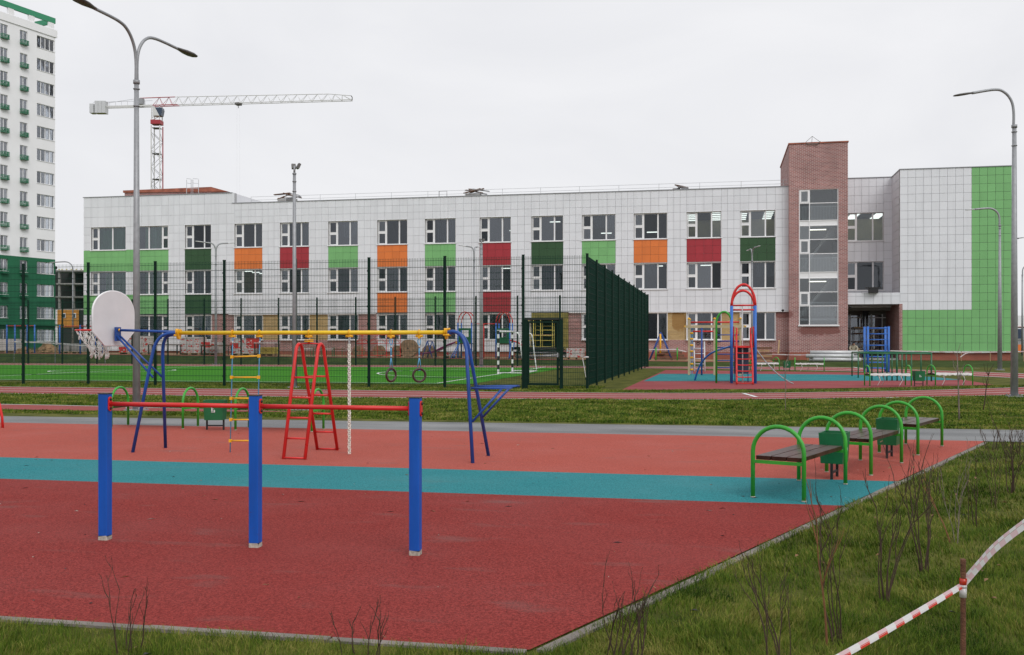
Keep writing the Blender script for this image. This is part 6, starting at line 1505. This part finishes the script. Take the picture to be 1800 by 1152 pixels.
mb = MB(); mb.prism([P(270, 189, Zc-1.3), P(284, 189, Zc-1.3), P(285, 193, Zc-1.3), P(283, 203, Zc-1.3), P(279.5, 203.5, Zc-1.3)], f_w*1.6); mb.build('cab_glass', 'cab_blue', cn)
mb = MB(); mb.prism([P(268.5, 189, Zc-1.35), P(271.5, 187.5, Zc-1.35), P(280, 203.5, Zc-1.35), P(268.5, 203, Zc-1.35)], f_w*1.7); mb.build('cab', 'crane_white', cn)
# jib: triangular truss, rising a little towards its tip because it also comes nearer
j0, j1 = P(270, 186.5, Zc), P(619, 176.5, Zc-9); t0, t1 = P(272, 171.5, Zc), P(578, 165.5, Zc-8)
for k, d_ in enumerate((-.6, .6)): mb = MB(); mb.tube([j0+f_w*d_, j1+f_w*d_], .09, 5); mb.build('jib_chord', 'crane_white', cn)
mb = MB(); mb.tube([P(246, 173, Zc), t0, t1, P(617, 168.5, Zc-9)], .085, 5); mb.build('jib_top_chord', 'crane_white', cn)
for k in range(20):
    a, b_ = j0.lerp(j1, (k+.02)/20), j0.lerp(j1, (k+1)/20); top = t0.lerp(t1, min(1, (k+.5)/17.6)) if k < 18 else t1.lerp(P(617, 168.5, Zc-9), (k-17.2)/3)
    mb = MB(); mb.tube([a-f_w*.6, top, b_+f_w*.6], .05, 4); mb.tube([a+f_w*.6, top, b_-f_w*.6], .05, 4); mb.build('jib_bracing', 'crane_red' if k < 2 else 'crane_white', cn)
mb = MB(); mb.tube([j1-UZ*0, P(619, 171, Zc-9), P(617, 168.5, Zc-9)], .1, 5); mb.build('jib_tip', 'lamp_dark', cn)
mb = MB(); mb.tube([j0+f_w*.62, j0.lerp(j1, .13)+f_w*.62], .11, 5); mb.tube([j0-f_w*.62, j0.lerp(j1, .13)-f_w*.62], .11, 5); mb.tube([P(246, 173, Zc), t0.lerp(t1, .12)], .1, 5); mb.build('red_section', 'crane_red', cn)
mb = MB(); tp = j0.lerp(j1, .437); mb.obox(tp-UZ*.1, (1.1, 1.3, .5)); mb.tube([tp, tp-UZ*1], .08, 5); mb.build('trolley', 'lamp_dark', cn)
mb = MB(); mb.tube([tp+r_*.3-UZ*.4, Vector((tp.x, tp.y, 14))+r_*.3], .009, 4); mb.tube([tp-r_*.3-UZ*.4, Vector((tp.x, tp.y, 14))-r_*.3], .009, 4); mb.build('hoist_rope', 'galvanised_light', cn)
cj0, cj1 = P(270, 186.5, Zc), P(166, 189.5, Zc+1)
for d_ in (-.7, .7): mb = MB(); mb.bar(cj0+f_w*d_, cj1+f_w*d_, .12, .28); mb.build('counter_jib', 'crane_white', cn)
mb = MB()
for k in range(9): p_ = cj0.lerp(cj1, .12+k*.1); mb.tube([p_-f_w*.7, p_-f_w*.7+UZ*1.0], .03, 4)
mb.tube([cj0-f_w*.7+UZ*1.0, cj1-f_w*.7+UZ*1.0], .03, 4); mb.tube([cj1-f_w*.7+UZ*.4, P(246, 173, Zc)], .035, 4); mb.build('walkway_rail', 'galvanised', cn)
for px0, px1, py0, py1 in ((169, 175, 179, 200), (175.3, 181.3, 179, 200), (181.6, 187.6, 179, 200), (160, 167, 184, 200)):
    a, b_ = P(px0, py0, Zc), P(px1, py1, Zc); mb = MB(); c = (a+b_)/2; mb.obox(c, ((px1-px0)*K, 1.7, (py1-py0)*K), Matrix.Rotation(TH, 3, 'Z')); mb.build('counterweight', 'galvanised_light', cn)
mb = MB(); mb.obox(P(246, 179, Zc), (1.6, 1.3, 1.3), Matrix.Rotation(TH, 3, 'Z')); mb.build('winch_house', 'galvanised', cn)

# ------------------------------------------------------------------ bare shrubs and saplings
def shrub_mb(base, h, nst, spread, seed, r0=.0045, leanx=0.0, fork=.45, curl=1.0):
    rr = random.Random(seed); stems = []
    def twig(p, d, L, r, lv, mb):
        n_ = 6; pts = [p]; q = p.copy(); dd = d.copy()
        for i in range(n_):
            dd = (dd + Vector((rr.uniform(-1,1), rr.uniform(-1,1), rr.uniform(-.4,.6)))*.17*curl + UZ*.06).normalized(); q = q + dd*L/n_; pts.append(q.copy())
            if lv < 2 and i >= (2 if lv == 0 else 1) and rr.random() < (.6 if lv == 0 else .35):
                az = rr.uniform(0, 6.28); sd2 = (dd*1.0 + Vector((math.cos(az), math.sin(az), .3))*.42).normalized(); twig(q.copy(), sd2, L*rr.uniform(.28, .5), r*.6, lv+1, mb)
        mb.tube(pts, [max(.0008, r*(1-.72*i/n_)) for i in range(n_+1)], 5, cap=False)
        if lv and rr.random() < .25:
            e_ = pts[-1]; mb.sphere(e_, .0018, 5, 4, (1, 1, 1.8))
        if lv and rr.random() < .05:
            e_ = pts[3]; az = rr.uniform(0, 6.28); v_ = Vector((math.cos(az), math.sin(az), -.6))*.022; w2 = Vector((-math.sin(az), math.cos(az), .2))*.009; mb.add([e_, e_+v_*.5+w2, e_+v_, e_+v_*.5-w2], [(0,1,2,3)], mi=1)
    for k in range(nst):
        a_ = rr.uniform(0, 6.28); o_ = Vector((math.cos(a_), math.sin(a_), 0))*spread*.22*rr.random() + Vector((rr.uniform(-.02,.02), rr.uniform(-.02,.02), 0)); d = (UZ*1.35 + Vector((math.cos(a_), math.sin(a_), 0))*spread*rr.uniform(.1, .7) + Vector((C_, S_, 0))*leanx).normalized()
        mb = MB(); twig(Vector((base.x, base.y, -.02))+o_, d, h*rr.uniform(.72, 1.0), r0*rr.uniform(.65, 1.15), 0, mb); stems.append(mb)
    return stems
GS = 'bare young shrubs in the lawn'
def shrub(px, pyb, pyt, nst, spread, seed, label, m='twig', r0=.0045, leanx=0.0, curl=1.0):
    b = G(px, pyb); zc_ = depth(b); h = (pyb-pyt)/F*zc_*.9
    t = thing('bare_shrub', label, 'shrub', b, 0, GS)
    for s_ in shrub_mb(b, h, nst, spread, seed, r0, leanx, curl=curl): s_.build('stem', [m, 'leaf_litter'], t)
shrub(215, 1150, 1015, 6, .42, 1, 'small bare shrub at the near kerb below the leftmost blue post')
shrub(640, 1158, 1058, 5, .5, 2, 'small bare shrub at the near kerb below the middle and right blue posts')
shrub(1085, 1160, 990, 7, .38, 3, 'bushy bare shrub at the corner of the near kerb', r0=.0055)
shrub(1120, 1162, 1030, 4, .2, 4, 'thin bare stems just right of the bushy shrub at the kerb corner')
shrub(1362, 1165, 955, 7, .36, 5, 'dark many-stemmed shrub left of the orange-brown sapling')
shrub(1458, 1136, 848, 1, .1, 16, 'orange-brown forked sapling below the nearest bench', 'twig_orange', .0085, -.10, .7)
shrub(1473, 1132, 858, 5, .12, 7, 'dark upright shrub directly right of the orange-brown sapling', r0=.0055)
shrub(1560, 1063, 818, 6, .16, 8, 'dark upright shrub standing alone in the lawn left of the leaning shrub', r0=.0055)
shrub(1628, 1006, 778, 6, .22, 9, 'slightly leaning shrub right of the lone upright shrub', r0=.0055, leanx=.08)
shrub(1674, 953, 815, 1, .2, 10, 'single brown twig leaning left in the middle of right lawn', 'twig_orange', .006, -.18)
shrub(1683, 954, 800, 4, .1, 11, 'thin upright stems beside the leaning brown twig', 'twig_grey')
shrub(1708, 924, 790, 4, .24, 12, 'curved two-stemmed shrub right of the thin upright stems', leanx=-.1)
shrub(1751, 894, 770, 4, .15, 13, 'slender shrub left of the dense one near the right edge')
shrub(1776, 866, 745, 9, .25, 14, 'dense upright shrub near the right edge of the lawn', r0=.006)
shrub(1742, 792, 748, 6, .4, 15, 'short shrub at the path end by far corner of playground', r0=.006)
shrub(1790, 800, 752, 7, .4, 17, 'short shrub at the right edge beside the footpath', r0=.006)
shrub(1650, 870, 800, 4, .3, 18, 'low shrub close to the kerb beyond the farthest litter bin')
def sapling(px, pyb, pyt, label, seed, m='twig_grey', r0=.017, lean=0.0):
    b = G(px, pyb); h = (pyb-pyt)/F*depth(b); t = thing('young_tree', label, 'young tree', b, 0, 'planted saplings'); rr = random.Random(seed); r_ = Vector((C_, S_, 0))
    pts = [Vector((b.x, b.y, -.02))] + [Vector((b.x, b.y, 0)) + r_*(lean*h*k/6 + rr.uniform(-.012,.012)) + UZ*h*.8*k/6 for k in range(1, 7)]
    mb = MB(); mb.tube(pts, [r0*(1-.08*k) for k in range(7)], 7); mb.build('trunk', m, t)
    mb = MB()
    for k in range(7):
        p_ = pts[rr.choice([4,5,5,6,6])]; a_ = rr.uniform(0, 6.28); d = Vector((math.cos(a_)*.5, math.sin(a_)*.5, 1)).normalized(); L = h*rr.uniform(.15,.3)
        mb.tube([p_, p_+d*L*.5+r_*rr.uniform(-.05,.05), p_+d*L+UZ*.04], [r0*.5, r0*.35, r0*.15], 5)
    mb.build('crown', m, t)
sapling(1686, 740, 612, 'pale young tree with a kinked trunk behind the farthest bench', 5, lean=-.03); sapling(1728, 722, 645, 'small dark young tree right of the kinked one', 6, 'twig', .014, .12); sapling(1381, 724, 618, 'thin straight sapling in the grass in front of climbing tower chain', 7, r0=.009)

# ------------------------------------------------------------------ rusty stake with barrier tape in the foreground
st0 = P(1693, 983, 2.55); sb = Vector((st0.x, st0.y, 0))
mb = MB(); n_ = 60; mb.tube([sb + UZ*(-.05)] + [sb + UZ*(st0.z*k/n_) for k in range(1, n_+1)], [.0072] + [.0072 if k % 2 else .0064 for k in range(n_)], 10)
solo(mb, 'stake', 'rebar', 'rusty ribbed steel rod stake with tape tied round it at lower right', 'stake', sb)
tie = P(1693, 1032, 2.55)
tl_end, tr_end = P(1290, 1260, 1.75), P(1950, 832, 2.28)
ft = thing('barrier_tape', 'twisted red and white barrier tape tied to the rusty stake', 'barrier tape', sb)
mb = MB()
def stripe(a_, b_): return lambda i: a_ if (i // 3) % 2 else b_
lp = [tie, tie.lerp(tl_end, .25)-UZ*.004, tie.lerp(tl_end, .5)-UZ*.006, tie.lerp(tl_end, .75)-UZ*.004, tl_end]
ribbon(mb, lp, .0065, stripe(0, 2), 18, None, UZ*.9+f_w*.45); ribbon(mb, [p_ + UZ*.0048 + f_w*.006 for p_ in lp], .0105, stripe(0, 1), 18, None, UZ*.5+f_w*.85)
mb.build('tape_run', ['tape_white', 'tape_pink', 'tape_red'], ft)
mb = MB(); rpth = [tie+UZ*.004, P(1722, 996, 2.53), P(1752, 964, 2.48), P(1800, 926, 2.42), P(1860, 886, 2.36), tr_end]
ribbon(mb, rpth, .015, stripe(0, 1), 14, None, UZ*.8+f_w*.6); ribbon(mb, [p_ + UZ*.009 + f_w*.009 for p_ in rpth], .010, stripe(1, 0), 14, None, UZ*.35+f_w*.93)
mb.build('tape_run', ['tape_white', 'tape_pink', 'tape_red'], ft)
mb = MB(); mb.tube([tie+UZ*.022, tie+UZ*.006], .0088, 10, mi=2); mb.tube([tie+UZ*.0055, tie-UZ*.002], .0092, 10); mb.tube([tie-UZ*.0025, tie-UZ*.026], .0086, 10, mi=0); mb.build('tape_knot', ['tape_white', 'tape_pink', 'tape_red'], ft)
for q, lb_ in ((tl_end, 'rusty steel rod stake holding the near left end of tape'), (tr_end, 'rusty steel rod stake holding the right end of tape')):
    mb = MB(); mb.tube([(q.x, q.y, -.05), (q.x, q.y, q.z+.05)], .007, 8); solo(mb, 'stake', 'rebar', lb_, 'stake', (q.x, q.y, 0))

# ------------------------------------------------------------------ two workers in the porch
def person(loc, joints, edges_, radii, mats_, label, hair):
    me = bpy.data.meshes.new('person'); me.from_pydata(joints, edges_, []); me.materials.append(M[mats_])
    o = bpy.data.objects.new('person', me); COL.objects.link(o); o.location = loc; WM[o.name] = Matrix.Translation(Vector(loc))
    sk = o.modifiers.new('skin', 'SKIN')
    for i, r in enumerate(radii): me.skin_vertices[0].data[i].radius = (r, r)
    me.skin_vertices[0].data[0].use_root = True
    ss = o.modifiers.new('sub', 'SUBSURF'); ss.levels = 2; ss.render_levels = 2
    tag(o, label, 'person')
    hm = MB(); hd = Vector(joints[4]); hm.sphere(Vector(loc)+hd+Vector((0, .01, .03)), .115, 10, 7, (.9, 1, .95)); hm.build('cap', hair, o)
    fm = MB(); fm.sphere(Vector(loc)+hd+Vector((0, -.035, -.03)), .085, 8, 6, (.85, .9, 1.1)); fm.build('face', 'skin', o)
    return o
E = [(0,1),(1,2),(2,3),(3,4),(2,5),(5,6),(6,7),(2,8),(8,9),(9,10),(0,11),(11,12),(12,13),(13,14),(0,15),(15,16),(16,17),(17,18)]
RAD = [.15,.16,.17,.07,.10,.075,.06,.05,.075,.06,.05,.105,.075,.055,.05,.105,.075,.055,.05]
J = [(0,0,.95),(0,0,1.2),(0,0,1.42),(0,0,1.52),(0,-.01,1.66),(-.2,0,1.42),(-.36,-.1,1.25),(-.34,-.32,1.38),(.2,0,1.42),(.28,-.05,1.15),(.2,-.28,1.12),(-.1,0,.88),(-.11,-.02,.5),(-.11,.02,.08),(-.11,-.14,.04),(.1,0,.88),(.12,-.02,.5),(.12,.02,.08),(.12,-.14,.04)]
pb_ = PY(1521, 575, YR+.8); person((pb_.x, YR+.8, zdk), J, E, RAD, 'cloth_dark', 'worker in dark clothes standing on the platform in the dark porch', 'cloth_dark')
J2 = [(0,0,.42),(.02,-.08,.62),(.03,-.18,.82),(.03,-.25,.90),(.03,-.30,1.0),(-.18,-.18,.80),(-.26,-.38,.62),(-.12,-.55,.5),(.22,-.18,.80),(.28,-.38,.6),(.12,-.55,.48),(-.12,-.1,.40),(-.16,-.45,.48),(-.15,-.3,.08),(-.15,-.44,.04),(.12,-.1,.40),(.18,-.45,.46),(.17,-.3,.08),(.17,-.44,.04)]
pb2 = PY(1499, 627, YF+1.0); person((pb2.x, YF+1.0, .33), J2, E, RAD, 'cloth_beige', 'worker in beige jacket crouching at the porch edge beside brick tower', 'cloth_dark')
